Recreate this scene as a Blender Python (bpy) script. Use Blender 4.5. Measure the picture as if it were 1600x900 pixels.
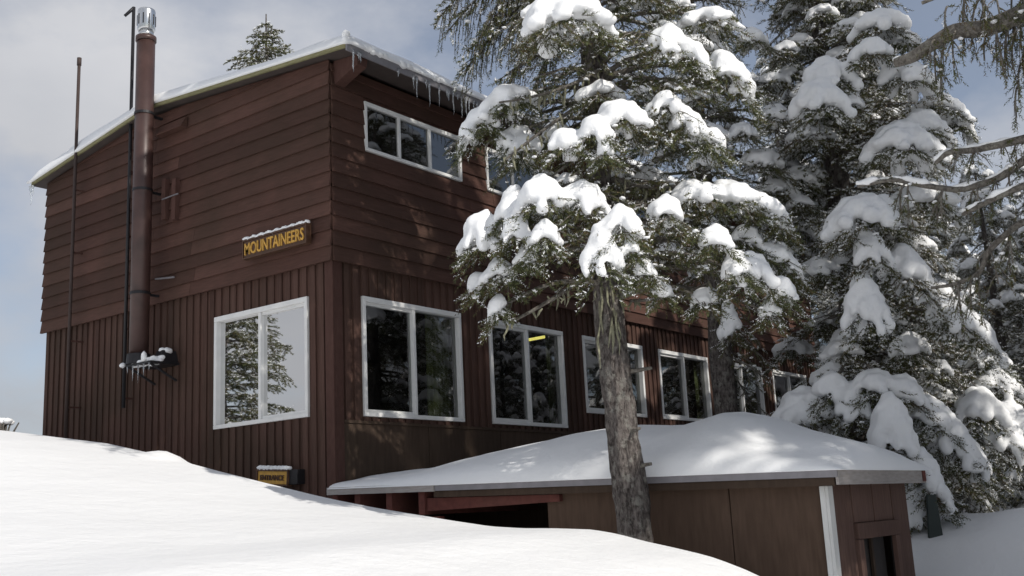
import bpy, bmesh, math, random
import numpy as np
from mathutils import Vector, Matrix, noise as mnoise

for o in list(bpy.data.objects):
    bpy.data.objects.remove(o)
sc = bpy.context.scene
COL = sc.collection
rad = math.radians

# ------------------------------------------------------------------ camera
# x runs along the long window wall, y along the wall with the stove pipe, z is up; z = 0 is eye level
YAW, PITCH, ROLL, FPX = rad(36.9215), rad(11.8536), rad(-2.8107), 1688.336
EYE = np.array([-7.2202, -7.6235, 0.0])
fw = np.array([math.cos(YAW)*math.cos(PITCH), math.sin(YAW)*math.cos(PITCH), math.sin(PITCH)])
rt = np.cross(fw, [0, 0, 1]); rt /= np.linalg.norm(rt)
up = np.cross(rt, fw)
RT = rt*math.cos(ROLL)+up*math.sin(ROLL)
UP = -rt*math.sin(ROLL)+up*math.cos(ROLL)
cam = bpy.data.cameras.new('camera')
cam.sensor_width = 36.0
cam.lens = FPX/1600*36.0
cam.clip_start = 0.05
cam.clip_end = 3000
camo = bpy.data.objects.new('camera', cam)
COL.objects.link(camo)
camo.matrix_world = Matrix(((RT[0], UP[0], -fw[0], EYE[0]), (RT[1], UP[1], -fw[1], EYE[1]), (RT[2], UP[2], -fw[2], EYE[2]), (0, 0, 0, 1)))
sc.camera = camo

# ------------------------------------------------------------------ sky, sun, exposure
SUN_DIR = np.array([-0.12, -1.0, 0.0]); SUN_DIR /= np.linalg.norm(SUN_DIR)
SUN_EL = rad(34)
SUN = Vector((SUN_DIR[0]*math.cos(SUN_EL), SUN_DIR[1]*math.cos(SUN_EL), math.sin(SUN_EL)))
world = bpy.data.worlds.new('World')
sc.world = world
world.use_nodes = True
nt = world.node_tree
nt.nodes.clear()
wo = nt.nodes.new('ShaderNodeOutputWorld')
bg = nt.nodes.new('ShaderNodeBackground')
bg.inputs['Strength'].default_value = 0.1
sky = nt.nodes.new('ShaderNodeTexSky')
sky.sky_type = 'NISHITA'
sky.sun_disc = False
sky.sun_elevation = SUN_EL
sky.sun_rotation = math.atan2(SUN_DIR[0], SUN_DIR[1])
sky.altitude = 1500
tc = nt.nodes.new('ShaderNodeTexCoord')
mp = nt.nodes.new('ShaderNodeMapping')
mp.inputs['Scale'].default_value = (1, 1, 1.7)
mp.inputs['Location'].default_value = (0.35, 0.1, 0)
nz = nt.nodes.new('ShaderNodeTexNoise')
nz.inputs['Scale'].default_value = 2.4
nz.inputs['Detail'].default_value = 7
nz.inputs['Roughness'].default_value = 0.55
rp = nt.nodes.new('ShaderNodeValToRGB')
rp.color_ramp.elements[0].position = 0.36; rp.color_ramp.elements[0].color = (0.3, 0.3, 0.3, 1)
rp.color_ramp.elements[1].position = 0.56; rp.color_ramp.elements[1].color = (1, 1, 1, 1)
nz2 = nt.nodes.new('ShaderNodeTexNoise')
nz2.inputs['Scale'].default_value = 3.6
nz2.inputs['Detail'].default_value = 6
cr = nt.nodes.new('ShaderNodeValToRGB')     # cloud tone
cr.color_ramp.elements[0].position = 0.3; cr.color_ramp.elements[0].color = (5.1, 5.3, 5.75, 1)
cr.color_ramp.elements[1].position = 0.7; cr.color_ramp.elements[1].color = (6.8, 6.85, 7.15, 1)
sep = nt.nodes.new('ShaderNodeSeparateXYZ')
el = nt.nodes.new('ShaderNodeMapRange')
el.inputs['From Min'].default_value = 0.02
el.inputs['From Max'].default_value = 0.40
el.inputs['To Min'].default_value = 0.68
el.inputs['To Max'].default_value = 1.0
mul = nt.nodes.new('ShaderNodeMix'); mul.data_type = 'RGBA'; mul.blend_type = 'MULTIPLY'
mul.inputs[0].default_value = 1.0
mx = nt.nodes.new('ShaderNodeMix'); mx.data_type = 'RGBA'
lk = nt.links.new
lk(tc.outputs['Generated'], mp.inputs['Vector'])
lk(mp.outputs['Vector'], nz.inputs['Vector'])
lk(mp.outputs['Vector'], nz2.inputs['Vector'])
dsub = nt.nodes.new('ShaderNodeMath'); dsub.operation = 'SUBTRACT'
dmr = nt.nodes.new('ShaderNodeMapRange'); dmr.inputs['From Min'].default_value = -0.05; dmr.inputs['From Max'].default_value = 0.75; dmr.inputs['To Min'].default_value = 0.0; dmr.inputs['To Max'].default_value = 0.13
dfin = nt.nodes.new('ShaderNodeMath'); dfin.operation = 'SUBTRACT'
lk(sep.outputs['X'], dsub.inputs[0]); lk(sep.outputs['Y'], dsub.inputs[1]); lk(dsub.outputs[0], dmr.inputs['Value'])
lk(nz.outputs['Fac'], dfin.inputs[0]); lk(dmr.outputs['Result'], dfin.inputs[1]); lk(dfin.outputs[0], rp.inputs['Fac'])
lk(nz2.outputs['Fac'], cr.inputs['Fac'])
lk(tc.outputs['Generated'], sep.inputs[0])
lk(sep.outputs['Z'], el.inputs['Value'])
lk(cr.outputs['Color'], mul.inputs[6])
lk(el.outputs['Result'], mul.inputs[7])
lk(rp.outputs['Color'], mx.inputs[0])
lk(sky.outputs['Color'], mx.inputs[6])
lk(mul.outputs[2], mx.inputs[7])
lk(mx.outputs[2], bg.inputs['Color'])
lk(bg.outputs['Background'], wo.inputs['Surface'])

sun = bpy.data.lights.new('sun', 'SUN')
sun.energy = 3.6
sun.angle = rad(0.5)
sun.color = (1.0, 0.95, 0.87)
suno = bpy.data.objects.new('sun', sun)
COL.objects.link(suno)
suno.rotation_euler = SUN.to_track_quat('Z', 'Y').to_euler()
suno.location = (-5, -30, 30)

sc.view_settings.view_transform = 'Standard'
sc.view_settings.look = 'None'
sc.view_settings.exposure = 0.0
sc.view_settings.gamma = 1.0
sc.view_settings.use_curve_mapping = False
sc.render.engine = 'CYCLES'
sc.cycles.use_denoising = True
sc.cycles.max_bounces = 6
sc.cycles.transparent_max_bounces = 12
sc.render.resolution_x, sc.render.resolution_y = 1024, 576

# ------------------------------------------------------------------ measuring helpers
def ray(px, py):
    return RT*((px-800)/FPX)-UP*((py-450)/FPX)+fw
def on(px, py, ax, val):
    """photograph pixel -> the point where its sight line meets the plane axis = val"""
    r = ray(px, py)
    return EYE+r*((val-EYE[ax])/r[ax])
def at_depth(px, py, d):
    return EYE+ray(px, py)*d
def depth_of(p):
    return float(np.dot(np.asarray(p, float)-EYE, fw))

# ------------------------------------------------------------------ object helpers
def link(name, me, parent=None, loc=None):
    o = bpy.data.objects.new(name, me)
    COL.objects.link(o)
    if parent is not None:
        o.parent = parent
    if loc is not None:
        o.location = loc
    return o
def tag(o, label=None, cat=None, group=None, kind=None):
    if label: o['label'] = label
    if cat: o['category'] = cat
    if group: o['group'] = group
    if kind: o['kind'] = kind
    return o
def thing(name, label, cat, loc=(0, 0, 0), group=None):
    o = link(name, None, None, loc)
    o.empty_display_size = 0.2
    return tag(o, label, cat, group)

class MB:
    """collects loose pieces of one mesh"""
    def __init__(s):
        s.v = []; s.f = []
    def add(s, vs, fs):
        n = len(s.v)
        s.v.extend([tuple(map(float, p)) for p in vs])
        s.f.extend([tuple(i+n for i in f) for f in fs])
    def hexa(s, p):            # 8 corners: bottom ring 0-3, top ring 4-7
        s.add(p, [(3, 2, 1, 0), (4, 5, 6, 7), (0, 1, 5, 4), (1, 2, 6, 5), (2, 3, 7, 6), (3, 0, 4, 7)])
    def box(s, x0, x1, y0, y1, z0, z1):
        x0, x1 = min(x0, x1), max(x0, x1); y0, y1 = min(y0, y1), max(y0, y1); z0, z1 = min(z0, z1), max(z0, z1)
        s.hexa([(x0, y0, z0), (x1, y0, z0), (x1, y1, z0), (x0, y1, z0), (x0, y0, z1), (x1, y0, z1), (x1, y1, z1), (x0, y1, z1)])
    def tube(s, pts, rr, n=8, cap=True):
        pts = [np.array(p, float) for p in pts]
        base = len(s.v)
        prev = None
        for i, p in enumerate(pts):
            t = pts[min(i+1, len(pts)-1)]-pts[max(i-1, 0)]
            t = t/(np.linalg.norm(t)+1e-9)
            if prev is None:
                a = np.cross(t, [0.31, 0.17, 0.93] if abs(t[2]) < 0.9 else [1, 0.1, 0])
            else:
                a = prev-t*np.dot(prev, t)
            a = a/(np.linalg.norm(a)+1e-9)
            prev = a
            b = np.cross(t, a)
            r = rr[i] if hasattr(rr, '__len__') else rr
            for k in range(n):
                an = 2*math.pi*k/n
                s.v.append(tuple(p+(a*math.cos(an)+b*math.sin(an))*r))
        for i in range(len(pts)-1):
            for k in range(n):
                k2 = (k+1) % n
                s.f.append((base+i*n+k, base+i*n+k2, base+(i+1)*n+k2, base+(i+1)*n+k))
        if cap:
            s.f.append(tuple(base+k for k in range(n))[::-1])
            s.f.append(tuple(base+(len(pts)-1)*n+k for k in range(n)))
    def mesh(s, name, mat, smooth=False):
        me = bpy.data.meshes.new(name)
        me.from_pydata(s.v, [], s.f)
        me.materials.append(mat)
        if smooth:
            me.shade_smooth()
        me.update()
        return me
    def build(s, name, mat, parent=None, smooth=False, bevel=0, loc=None):
        o = link(name, s.mesh(name, mat, smooth), parent, loc)
        if bevel:
            b = o.modifiers.new('bevel', 'BEVEL'); b.width = bevel; b.segments = 2; b.limit_method = 'ANGLE'
        return o

def np_mesh(name, v, f, mat, smooth=False):
    """v (n,3) and f (m,3) arrays of triangles"""
    me = bpy.data.meshes.new(name)
    v = np.ascontiguousarray(v, np.float32); f = np.ascontiguousarray(f, np.int32)
    me.vertices.add(len(v)); me.vertices.foreach_set('co', v.ravel())
    me.loops.add(f.size); me.loops.foreach_set('vertex_index', f.ravel())
    k = f.shape[1]
    me.polygons.add(len(f))
    me.polygons.foreach_set('loop_start', np.arange(0, f.size, k, dtype=np.int32))
    me.polygons.foreach_set('loop_total', np.full(len(f), k, np.int32))
    me.materials.append(mat)
    me.update(calc_edges=True)
    if smooth:
        me.shade_smooth()
    return me

# ------------------------------------------------------------------ materials
def mat_new(name):
    m = bpy.data.materials.new(name); m.use_nodes = True
    nt = m.node_tree
    return m, nt, nt.nodes['Principled BSDF']
def N(nt, t, **kw):
    n = nt.nodes.new(t)
    for k, v in kw.items():
        if k in n.inputs: n.inputs[k].default_value = v
        else: setattr(n, k, v)
    return n
def ramp(nt, stops):
    r = nt.nodes.new('ShaderNodeValToRGB')
    e = r.color_ramp.elements
    while len(e) < len(stops): e.new(0.5)
    for i, (p, c) in enumerate(stops):
        e[i].position = p; e[i].color = (*c, 1)
    return r
def bump(nt, bsdf, src, strength, dist=0.01):
    b = N(nt, 'ShaderNodeBump'); b.inputs['Strength'].default_value = strength; b.inputs['Distance'].default_value = dist
    nt.links.new(src, b.inputs['Height']); nt.links.new(b.outputs['Normal'], bsdf.inputs['Normal'])
    return b

def mat_snow(name='snow', col=(0.86, 0.87, 0.885), scale=28):
    m, nt, b = mat_new(name)
    b.inputs['Base Color'].default_value = (*col, 1)
    b.inputs['Roughness'].default_value = 0.62
    b.inputs['Specular IOR Level'].default_value = 0.25
    tc = N(nt, 'ShaderNodeTexCoord')
    n = N(nt, 'ShaderNodeTexNoise'); n.inputs['Scale'].default_value = scale; n.inputs['Detail'].default_value = 6
    n.inputs['Roughness'].default_value = 0.65
    nt.links.new(tc.outputs['Object'], n.inputs['Vector'])
    bump(nt, b, n.outputs['Fac'], 0.4, 0.02 if scale > 4 else 0.06)
    return m
def mat_paint(name, c1, c2, grain=(1.5, 1.5, 30), rough=0.75, island=0.25, bstr=0.3, weather=None):
    """weathered painted or stained wood: streaky grain, board to board variation and worn patches"""
    m, nt, b = mat_new(name)
    L = nt.links.new
    tc = N(nt, 'ShaderNodeTexCoord')
    mp = N(nt, 'ShaderNodeMapping'); mp.inputs['Scale'].default_value = grain
    L(tc.outputs['Object'], mp.inputs['Vector'])
    n = N(nt, 'ShaderNodeTexNoise'); n.inputs['Scale'].default_value = 3; n.inputs['Detail'].default_value = 8; n.inputs['Roughness'].default_value = 0.6
    L(mp.outputs['Vector'], n.inputs['Vector'])
    n2 = N(nt, 'ShaderNodeTexNoise'); n2.inputs['Scale'].default_value = 0.9; n2.inputs['Detail'].default_value = 4
    L(tc.outputs['Object'], n2.inputs['Vector'])
    r = ramp(nt, [(0.3, c1), (0.72, c2)])
    L(n.outputs['Fac'], r.inputs['Fac'])
    geo = N(nt, 'ShaderNodeNewGeometry')
    ir = N(nt, 'ShaderNodeMapRange'); ir.inputs['To Min'].default_value = 1-island; ir.inputs['To Max'].default_value = 1+island
    L(geo.outputs['Random Per Island'], ir.inputs['Value'])
    mu = N(nt, 'ShaderNodeMix', data_type='RGBA', blend_type='MULTIPLY'); mu.inputs[0].default_value = 1
    L(r.outputs['Color'], mu.inputs[6]); L(ir.outputs['Result'], mu.inputs[7])
    mx = N(nt, 'ShaderNodeMix', data_type='RGBA')
    wr = ramp(nt, [(0.42, (0, 0, 0)), (0.7, (1, 1, 1))])
    L(n2.outputs['Fac'], wr.inputs['Fac'])
    sc_ = N(nt, 'ShaderNodeMath', operation='MULTIPLY'); sc_.inputs[1].default_value = 0.55
    L(wr.outputs['Color'], sc_.inputs[0]); L(sc_.outputs[0], mx.inputs[0])
    L(mu.outputs[2], mx.inputs[6])
    mx.inputs[7].default_value = (*(weather or [c*0.75 for c in c1]), 1)
    L(mx.outputs[2], b.inputs['Base Color'])
    b.inputs['Roughness'].default_value = rough
    b.inputs['Specular IOR Level'].default_value = 0.12
    bump(nt, b, n.outputs['Fac'], bstr, 0.006)
    return m
def mat_plain(name, col, rough=0.5, metal=0.0, var=0.12, scale=9):
    m, nt, b = mat_new(name)
    tc = N(nt, 'ShaderNodeTexCoord')
    n = N(nt, 'ShaderNodeTexNoise'); n.inputs['Scale'].default_value = scale; n.inputs['Detail'].default_value = 5
    nt.links.new(tc.outputs['Object'], n.inputs['Vector'])
    r = ramp(nt, [(0.3, [c*(1-var) for c in col]), (0.7, [min(1, c*(1+var)) for c in col])])
    nt.links.new(n.outputs['Fac'], r.inputs['Fac'])
    nt.links.new(r.outputs['Color'], b.inputs['Base Color'])
    b.inputs['Roughness'].default_value = rough
    b.inputs['Metallic'].default_value = metal
    return m
def mat_needles(name, dark, light, brown=(0.10, 0.065, 0.03)):
    m, nt, b = mat_new(name)
    L = nt.links.new
    geo = N(nt, 'ShaderNodeNewGeometry')
    tc = N(nt, 'ShaderNodeTexCoord')
    n = N(nt, 'ShaderNodeTexNoise'); n.inputs['Scale'].default_value = 2.2; n.inputs['Detail'].default_value = 4
    L(tc.outputs['Object'], n.inputs['Vector'])
    add = N(nt, 'ShaderNodeMath', operation='MULTIPLY_ADD'); add.inputs[1].default_value = 0.45; 
    L(geo.outputs['Random Per Island'], add.inputs[0])
    ms = N(nt, 'ShaderNodeMath', operation='MULTIPLY'); ms.inputs[1].default_value = 0.62
    L(n.outputs['Fac'], ms.inputs[0]); L(ms.outputs[0], add.inputs[2])
    r = ramp(nt, [(0.25, dark), (0.62, light), (0.74, brown)])
    L(add.outputs[0], r.inputs['Fac'])
    L(r.outputs['Color'], b.inputs['Base Color'])
    b.inputs['Roughness'].default_value = 0.55
    b.inputs['Specular IOR Level'].default_value = 0.3
    return m
def mat_bark(name, c1, c2, lich=(0.30, 0.29, 0.23), scale=(9, 9, 3.0)):
    m, nt, b = mat_new(name)
    L = nt.links.new
    tc = N(nt, 'ShaderNodeTexCoord')
    mp = N(nt, 'ShaderNodeMapping'); mp.inputs['Scale'].default_value = scale
    L(tc.outputs['Object'], mp.inputs['Vector'])
    n = N(nt, 'ShaderNodeTexNoise'); n.inputs['Scale'].default_value = 2.0; n.inputs['Detail'].default_value = 9; n.inputs['Roughness'].default_value = 0.68
    L(mp.outputs['Vector'], n.inputs['Vector'])
    r = ramp(nt, [(0.38, c1), (0.6, c2)])
    L(n.outputs['Fac'], r.inputs['Fac'])
    n2 = N(nt, 'ShaderNodeTexNoise'); n2.inputs['Scale'].default_value = 13; n2.inputs['Detail'].default_value = 6; n2.inputs['Roughness'].default_value = 0.7
    L(tc.outputs['Object'], n2.inputs['Vector'])
    lr = ramp(nt, [(0.52, (0, 0, 0)), (0.62, (1, 1, 1))])
    L(n2.outputs['Fac'], lr.inputs['Fac'])
    mx = N(nt, 'ShaderNodeMix', data_type='RGBA')
    sm = N(nt, 'ShaderNodeMath', operation='MULTIPLY'); sm.inputs[1].default_value = 0.6
    L(lr.outputs['Color'], sm.inputs[0]); L(sm.outputs[0], mx.inputs[0])
    L(r.outputs['Color'], mx.inputs[6]); mx.inputs[7].default_value = (*lich, 1)
    L(mx.outputs[2], b.inputs['Base Color'])
    b.inputs['Roughness'].default_value = 0.9
    b.inputs['Specular IOR Level'].default_value = 0.2
    bump(nt, b, n.outputs['Fac'], 0.9, 0.03)
    return m
def mat_glass(name='window_glass', refl=0.13):
    m, nt, b = mat_new(name)
    nt.nodes.remove(b)
    L = nt.links.new
    out = [n for n in nt.nodes if n.type == 'OUTPUT_MATERIAL'][0]
    tr = N(nt, 'ShaderNodeBsdfTransparent'); tr.inputs['Color'].default_value = (0.62, 0.66, 0.64, 1)
    gl = N(nt, 'ShaderNodeBsdfGlossy'); gl.inputs['Roughness'].default_value = 0.015
    tc = N(nt, 'ShaderNodeTexCoord')
    n = N(nt, 'ShaderNodeTexNoise'); n.inputs['Scale'].default_value = 1.3; n.inputs['Detail'].default_value = 1
    L(tc.outputs['Object'], n.inputs['Vector'])
    bp = N(nt, 'ShaderNodeBump'); bp.inputs['Strength'].default_value = 0.05; bp.inputs['Distance'].default_value = 0.05
    L(n.outputs['Fac'], bp.inputs['Height']); L(bp.outputs['Normal'], gl.inputs['Normal'])
    fr = N(nt, 'ShaderNodeFresnel'); fr.inputs['IOR'].default_value = 1.6
    ad = N(nt, 'ShaderNodeMath', operation='ADD'); ad.inputs[1].default_value = refl; ad.use_clamp = True
    L(fr.outputs['Fac'], ad.inputs[0])
    mx = N(nt, 'ShaderNodeMixShader')
    L(ad.outputs[0], mx.inputs['Fac']); L(tr.outputs[0], mx.inputs[1]); L(gl.outputs[0], mx.inputs[2])
    L(mx.outputs[0], out.inputs['Surface'])
    return m
def mat_ice():
    m, nt, b = mat_new('ice')
    b.inputs['Base Color'].default_value = (0.85, 0.89, 0.93, 1)
    b.inputs['Roughness'].default_value = 0.12
    b.inputs['Transmission Weight'].default_value = 0.75
    b.inputs['IOR'].default_value = 1.31
    n = N(nt, 'ShaderNodeTexNoise'); n.inputs['Scale'].default_value = 30
    bump(nt, b, n.outputs['Fac'], 0.3, 0.01)
    return m

SNOW = mat_snow('ground_snow', (0.84, 0.845, 0.855), 3.2)
SNOWR = mat_snow('roof_snow', scale=9)
SNOWT = mat_snow('branch_snow', scale=16)
SIDING = mat_paint('brown_siding', (0.068, 0.036, 0.028), (0.108, 0.057, 0.046), grain=(2, 2, 40), island=0.3, weather=(0.040, 0.029, 0.020))
BATTEN = mat_paint('brown_battens', (0.064, 0.036, 0.028), (0.106, 0.060, 0.049), grain=(26, 26, 1.2), island=0.2, weather=(0.042, 0.032, 0.023))
PLY = mat_paint('brown_plywood', (0.052, 0.036, 0.026), (0.080, 0.055, 0.041), grain=(9, 9, 1.2), island=0.12)
SHEDP = mat_paint('shed_plywood', (0.080, 0.052, 0.037), (0.118, 0.078, 0.057), grain=(9, 9, 1.2), island=0.12)
SHEDB = mat_paint('shed_boards', (0.105, 0.062, 0.050), (0.165, 0.105, 0.085), grain=(14, 14, 1.5), island=0.25)
TRIM = mat_paint('brown_trim', (0.072, 0.037, 0.030), (0.10, 0.054, 0.045), grain=(8, 8, 3), island=0.15)
RED = mat_paint('red_paint_and_sunlit_corner', (0.095, 0.034, 0.029), (0.155, 0.056, 0.046), grain=(5, 5, 5), island=0.25, weather=(0.09, 0.05, 0.04))  # rafter red; also gives the far corner board its sunlit colour
RAKE = mat_paint('yellowed_fascia', (0.17, 0.16, 0.085), (0.30, 0.28, 0.16), grain=(3, 3, 20), island=0.1)
GREYM = mat_plain('grey_metal_edge', (0.22, 0.21, 0.225), 0.55, 0.2)
GREYW = mat_paint('weathered_grey_board', (0.30, 0.275, 0.26), (0.42, 0.39, 0.375), grain=(3, 3, 20), island=0.1)
WHITE = mat_plain('white_vinyl', (0.74, 0.74, 0.73), 0.4, 0, 0.05)
WHITEP = mat_paint('white_paint', (0.62, 0.62, 0.6), (0.74, 0.74, 0.73), grain=(8, 8, 2), island=0.05)
GLASS = mat_glass()
GLASSU = mat_glass('upper_window_glass', 0.12)
ICE = mat_ice()
DARK = mat_plain('dark_interior', (0.035, 0.03, 0.028), 0.9)
CURT = mat_plain('curtain_cloth', (0.17, 0.19, 0.08), 0.9, 0, 0.3, 14)
PIPE = mat_plain('brown_pipe_paint', (0.060, 0.032, 0.028), 0.42, 0.1, 0.25, 5)
STEEL = mat_plain('galvanised_steel', (0.62, 0.63, 0.64), 0.22, 0.95, 0.1)
MAST = mat_plain('rusted_mast', (0.045, 0.028, 0.024), 0.7)
BLACK = mat_plain('dark_iron', (0.022, 0.021, 0.024), 0.5, 0.4)
SIGNY = mat_plain('yellow_sign_paint', (0.55, 0.31, 0.055), 0.55, 0, 0.25, 20)
SIGNB = mat_plain('brown_sign_paint', (0.075, 0.035, 0.018), 0.6, 0, 0.2)
NEED = mat_needles('fir_needles', (0.038, 0.052, 0.020), (0.112, 0.120, 0.046))
NEED2 = mat_needles('fir_needles_shaded', (0.038, 0.048, 0.020), (0.110, 0.115, 0.045))
BARK = mat_bark('fir_bark', (0.035, 0.028, 0.026), (0.170, 0.150, 0.140), (0.27, 0.265, 0.24), (22, 22, 8))
LIMB = mat_bark('limb_bark', (0.10, 0.088, 0.076), (0.24, 0.22, 0.195), (0.30, 0.29, 0.25), (20, 20, 20))
LICHEN = mat_plain('hanging_lichen', (0.22, 0.215, 0.15), 0.9, 0, 0.3, 30)
ROOFM = mat_plain('roof_deck', (0.06, 0.045, 0.04), 0.8)

# ------------------------------------------------------------------ terrain
def ss(a, b, x):
    t = np.clip((x-a)/(b-a), 0, 1)
    return t*t*(3-2*t)
CREST_PX = [(0, 672), (72, 681), (160, 692), (240, 710), (285, 722), (340, 737), (420, 757), (480, 772), (520, 781), (580, 793), (640, 803), (700, 813),
            (760, 822), (810, 825), (860, 825), (920, 827), (960, 834), (1000, 845), (1050, 856), (1100, 868), (1140, 882), (1180, 900)]
cp = np.array([on(x, y, 0, -1.0) for x, y in CREST_PX])
cy = cp[::-1, 1]; cz = cp[::-1, 2]
gy = np.concatenate([[-400, -60, -25, -12, -8, -6, -5.2], cy, [6, 8, 11, 15, 25, 60, 400]])
gz = np.concatenate([[-40, -10, -4.5, -2.2, -1.42, -0.98, -0.66], cz, [1.42, 1.55, 1.5, 0.8, -2.5, -12, -60]])
def lump(x, y):
    return (0.5*np.sin(1.1*x+0.6*y+1.3)*np.sin(0.9*y-0.35*x+0.4)+0.3*np.sin(2.3*x-1.2*y+2.1)*np.sin(1.9*y+0.8*x)
            + 0.15*np.sin(5.1*x+1.7*y)*np.sin(4.3*y-2.2*x+1))
def terrain_z(x, y):
    x = np.asarray(x, float); y = np.asarray(y, float)
    g = np.interp(y, gy, gz)
    west = g-0.35*ss(-1.0, -0.15, x)*ss(-6.2, -4.6, y)+0.03*lump(x*0.8, y*0.8)*ss(-1.1, -2.2, x)
    west = west+0.06*np.exp(-(((x+1.0)/0.3)**2+((y-1.27)/0.13)**2))
    west = west-0.02*np.clip(-x-2, 0, 50)**1.0*0.6
    e = -0.42+0.02*np.clip(x-4, 0, 12)-0.04*np.clip(-6-y, 0, 400)+0.09*lump(x*1.1, y*1.2)
    e = e-0.42*ss(2.6, 1.7, x)*ss(-4.2, -4.7, y)*ss(-8, -6.3, y)
    e = e+0.26*np.exp(-(((x-3.25)/0.75)**2+((y+5.35)/0.5)**2))+0.22*np.exp(-(((x-3.6)/0.7)**2+((y+4.3)/0.7)**2))
    e = e-0.03*np.clip(x-16, 0, 400)
    w_in = ss(0.05, 0.5, x)*ss(5.4, 5.1, y)*ss(-4.9, -4.6, y)
    w_out = ss(-1.3, 1.4, x)*ss(-4.6, -4.9, y)
    w = np.clip(w_in+w_out, 0, 1)
    z = west*(1-w)+e*w
    inside = (x > 0.1) & (x < 12.0) & (y > 0.1) & (y < 5.15)
    return np.where(inside, -0.9, z)
def axis(lo, hi, step, far, n=26):
    a = np.arange(lo, hi+1e-6, step)
    g = np.geomspace(step*1.5, far, n)
    return np.concatenate([(lo-g)[::-1], a, hi+g])
gx_ = axis(-9.5, 9.0, 0.09, 900); gy_ = axis(-9.5, 7.0, 0.09, 900)
X, Y = np.meshgrid(gx_, gy_, indexing='ij')
Z = terrain_z(X, Y)
nx, ny = X.shape
idx = np.arange(nx*ny).reshape(nx, ny)
quads = np.stack([idx[:-1, :-1], idx[1:, :-1], idx[1:, 1:], idx[:-1, 1:]], -1).reshape(-1, 4)
gme = np_mesh('snow_ground', np.stack([X, Y, Z], -1).reshape(-1, 3), quads, SNOW, True)
tag(link('snow_ground', gme), kind='structure')

# ------------------------------------------------------------------ the cabin
LEN, DEP = 12.12, 5.2
BRK = 2.53
WALLBOT = -1.2
def top_z(y):      # wall top along the gable
    return float(np.interp(y, [0, 2.9, 5.3], [4.62, 4.84, 4.50]))
cabin = thing('cabin', 'dark brown two storey wooden cabin with snow on its low roof and white framed windows', 'cabin', (0, 0, 0))
LOW = [(0.38, 1.91, 1.02, 2.23), (2.42, 3.90, 1.02, 2.23), (4.35, 5.85, 1.23, 2.23), (6.30, 7.81, 1.23, 2.23), (8.25, 9.76, 1.23, 2.23), (10.19, 11.66, 1.23, 2.23)]
UPP = [(0.42, 1.98, 3.77, 4.31), (2.44, 4.0, 3.77, 4.31), (5.2, 6.76, 3.77, 4.31), (8.6, 10.16, 3.77, 4.31)]
SIDE = [(0.335, 1.80, 1.03, 2.23)]

class Plane_:
    """local (u, w, z) -> world: long wall u = x, outward -y ; side wall u = y, outward -x"""
    def __init__(s, side): s.side = side
    def p(s, u, w, z):
        return (-w, u, z) if s.side else (u, -w, z)
    def box(s, mb, u0, u1, w0, w1, z0, z1):
        a = s.p(u0, w0, z0); b = s.p(u1, w1, z1)
        mb.box(a[0], b[0], a[1], b[1], a[2], b[2])
LW, SW = Plane_(False), Plane_(True)

def backing(pl, mb, u0, u1, z0, z1, holes, th=0.1):
    us = sorted({u0, u1, *[h[0] for h in holes], *[h[1] for h in holes]})
    for a, b in zip(us[:-1], us[1:]):
        zs = [z0]
        for h in sorted([h for h in holes if h[0] <= a+1e-6 and h[1] >= b-1e-6], key=lambda h: h[2]):
            zs += [h[2], h[3]]
        zs.append(z1)
        for k in range(0, len(zs), 2):
            if zs[k+1] > zs[k]+1e-4:
                pl.box(mb, a, b, -th, 0, zs[k], zs[k+1])
mb = MB()
backing(LW, mb, 0.1, LEN, WALLBOT, 4.55, LOW+UPP)
backing(SW, mb, 0, DEP, WALLBOT, 4.50, SIDE)
mb.box(LEN-0.1, LEN, 0.1, DEP-0.1, WALLBOT, 4.5)
mb.box(0.1, LEN, DEP-0.1, DEP, WALLBOT, 4.45)
mb.build('wall', DARK, cabin)
mb = MB(); mb.box(0.11, LEN-0.11, 0.11, DEP-0.11, 0.2, 0.3); mb.build('floor', DARK, cabin)
mb = MB(); mb.box(0.11, LEN-0.11, 0.11, DEP-0.11, 2.6, 2.7); mb.build('ceiling', DARK, cabin)

def lap_siding(pl, u0, u1, zb, topf, holes, name, w0=0.0, pitch=0.152, seed=1):
    rng = random.Random(seed)
    mb = MB(); z = zb
    while z < 4.9:
        segs = [(u0, u1)]
        for h in holes:
            if z < h[3]+0.01 and z+pitch > h[2]-0.01:
                ns = []
                for a, b in segs:
                    if h[1] <= a or h[0] >= b: ns.append((a, b))
                    else:
                        if h[0] > a: ns.append((a, h[0]))
                        if h[1] < b: ns.append((h[1], b))
                segs = ns
        cuts = []
        for a, b in segs:           # butt joints
            while b-a > 3.2:
                j = a+rng.uniform(2.0, 3.0)
                cuts.append((a, j)); a = j+0.004
            cuts.append((a, b))
        for a, b in cuts:
            n = max(1, int((b-a)/0.6))
            us = np.linspace(a, b, n+1)
            jb = rng.uniform(-0.0025, 0.0025)
            base = len(mb.v); ring = []
            for u in us:
                t = topf(u)
                z0 = min(z+jb+0.004*math.sin(u*1.7+z*9), t-0.002); z1 = min(z+pitch+0.02, t)
                for q in ((w0, z0), (w0+0.030, z0), (w0+0.006, z1), (w0, z1)):
                    mb.v.append(pl.p(u, q[0], q[1]))
            for i in range(n):
                for k in range(4):
                    k2 = (k+1) % 4
                    f = (base+i*4+k, base+i*4+k2, base+(i+1)*4+k2, base+(i+1)*4+k)
                    mb.f.append(f[::-1] if pl.side else f)
            mb.f.append(tuple(base+k for k in range(4))); mb.f.append(tuple(base+n*4+k for k in range(4))[::-1])
        z += pitch
    return mb.build(name, SIDING, cabin)
FL = 0.045
lap_siding(SW, -FL-0.005, DEP+0.05, BRK, top_z, [], 'lap_siding', FL, seed=4)
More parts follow.
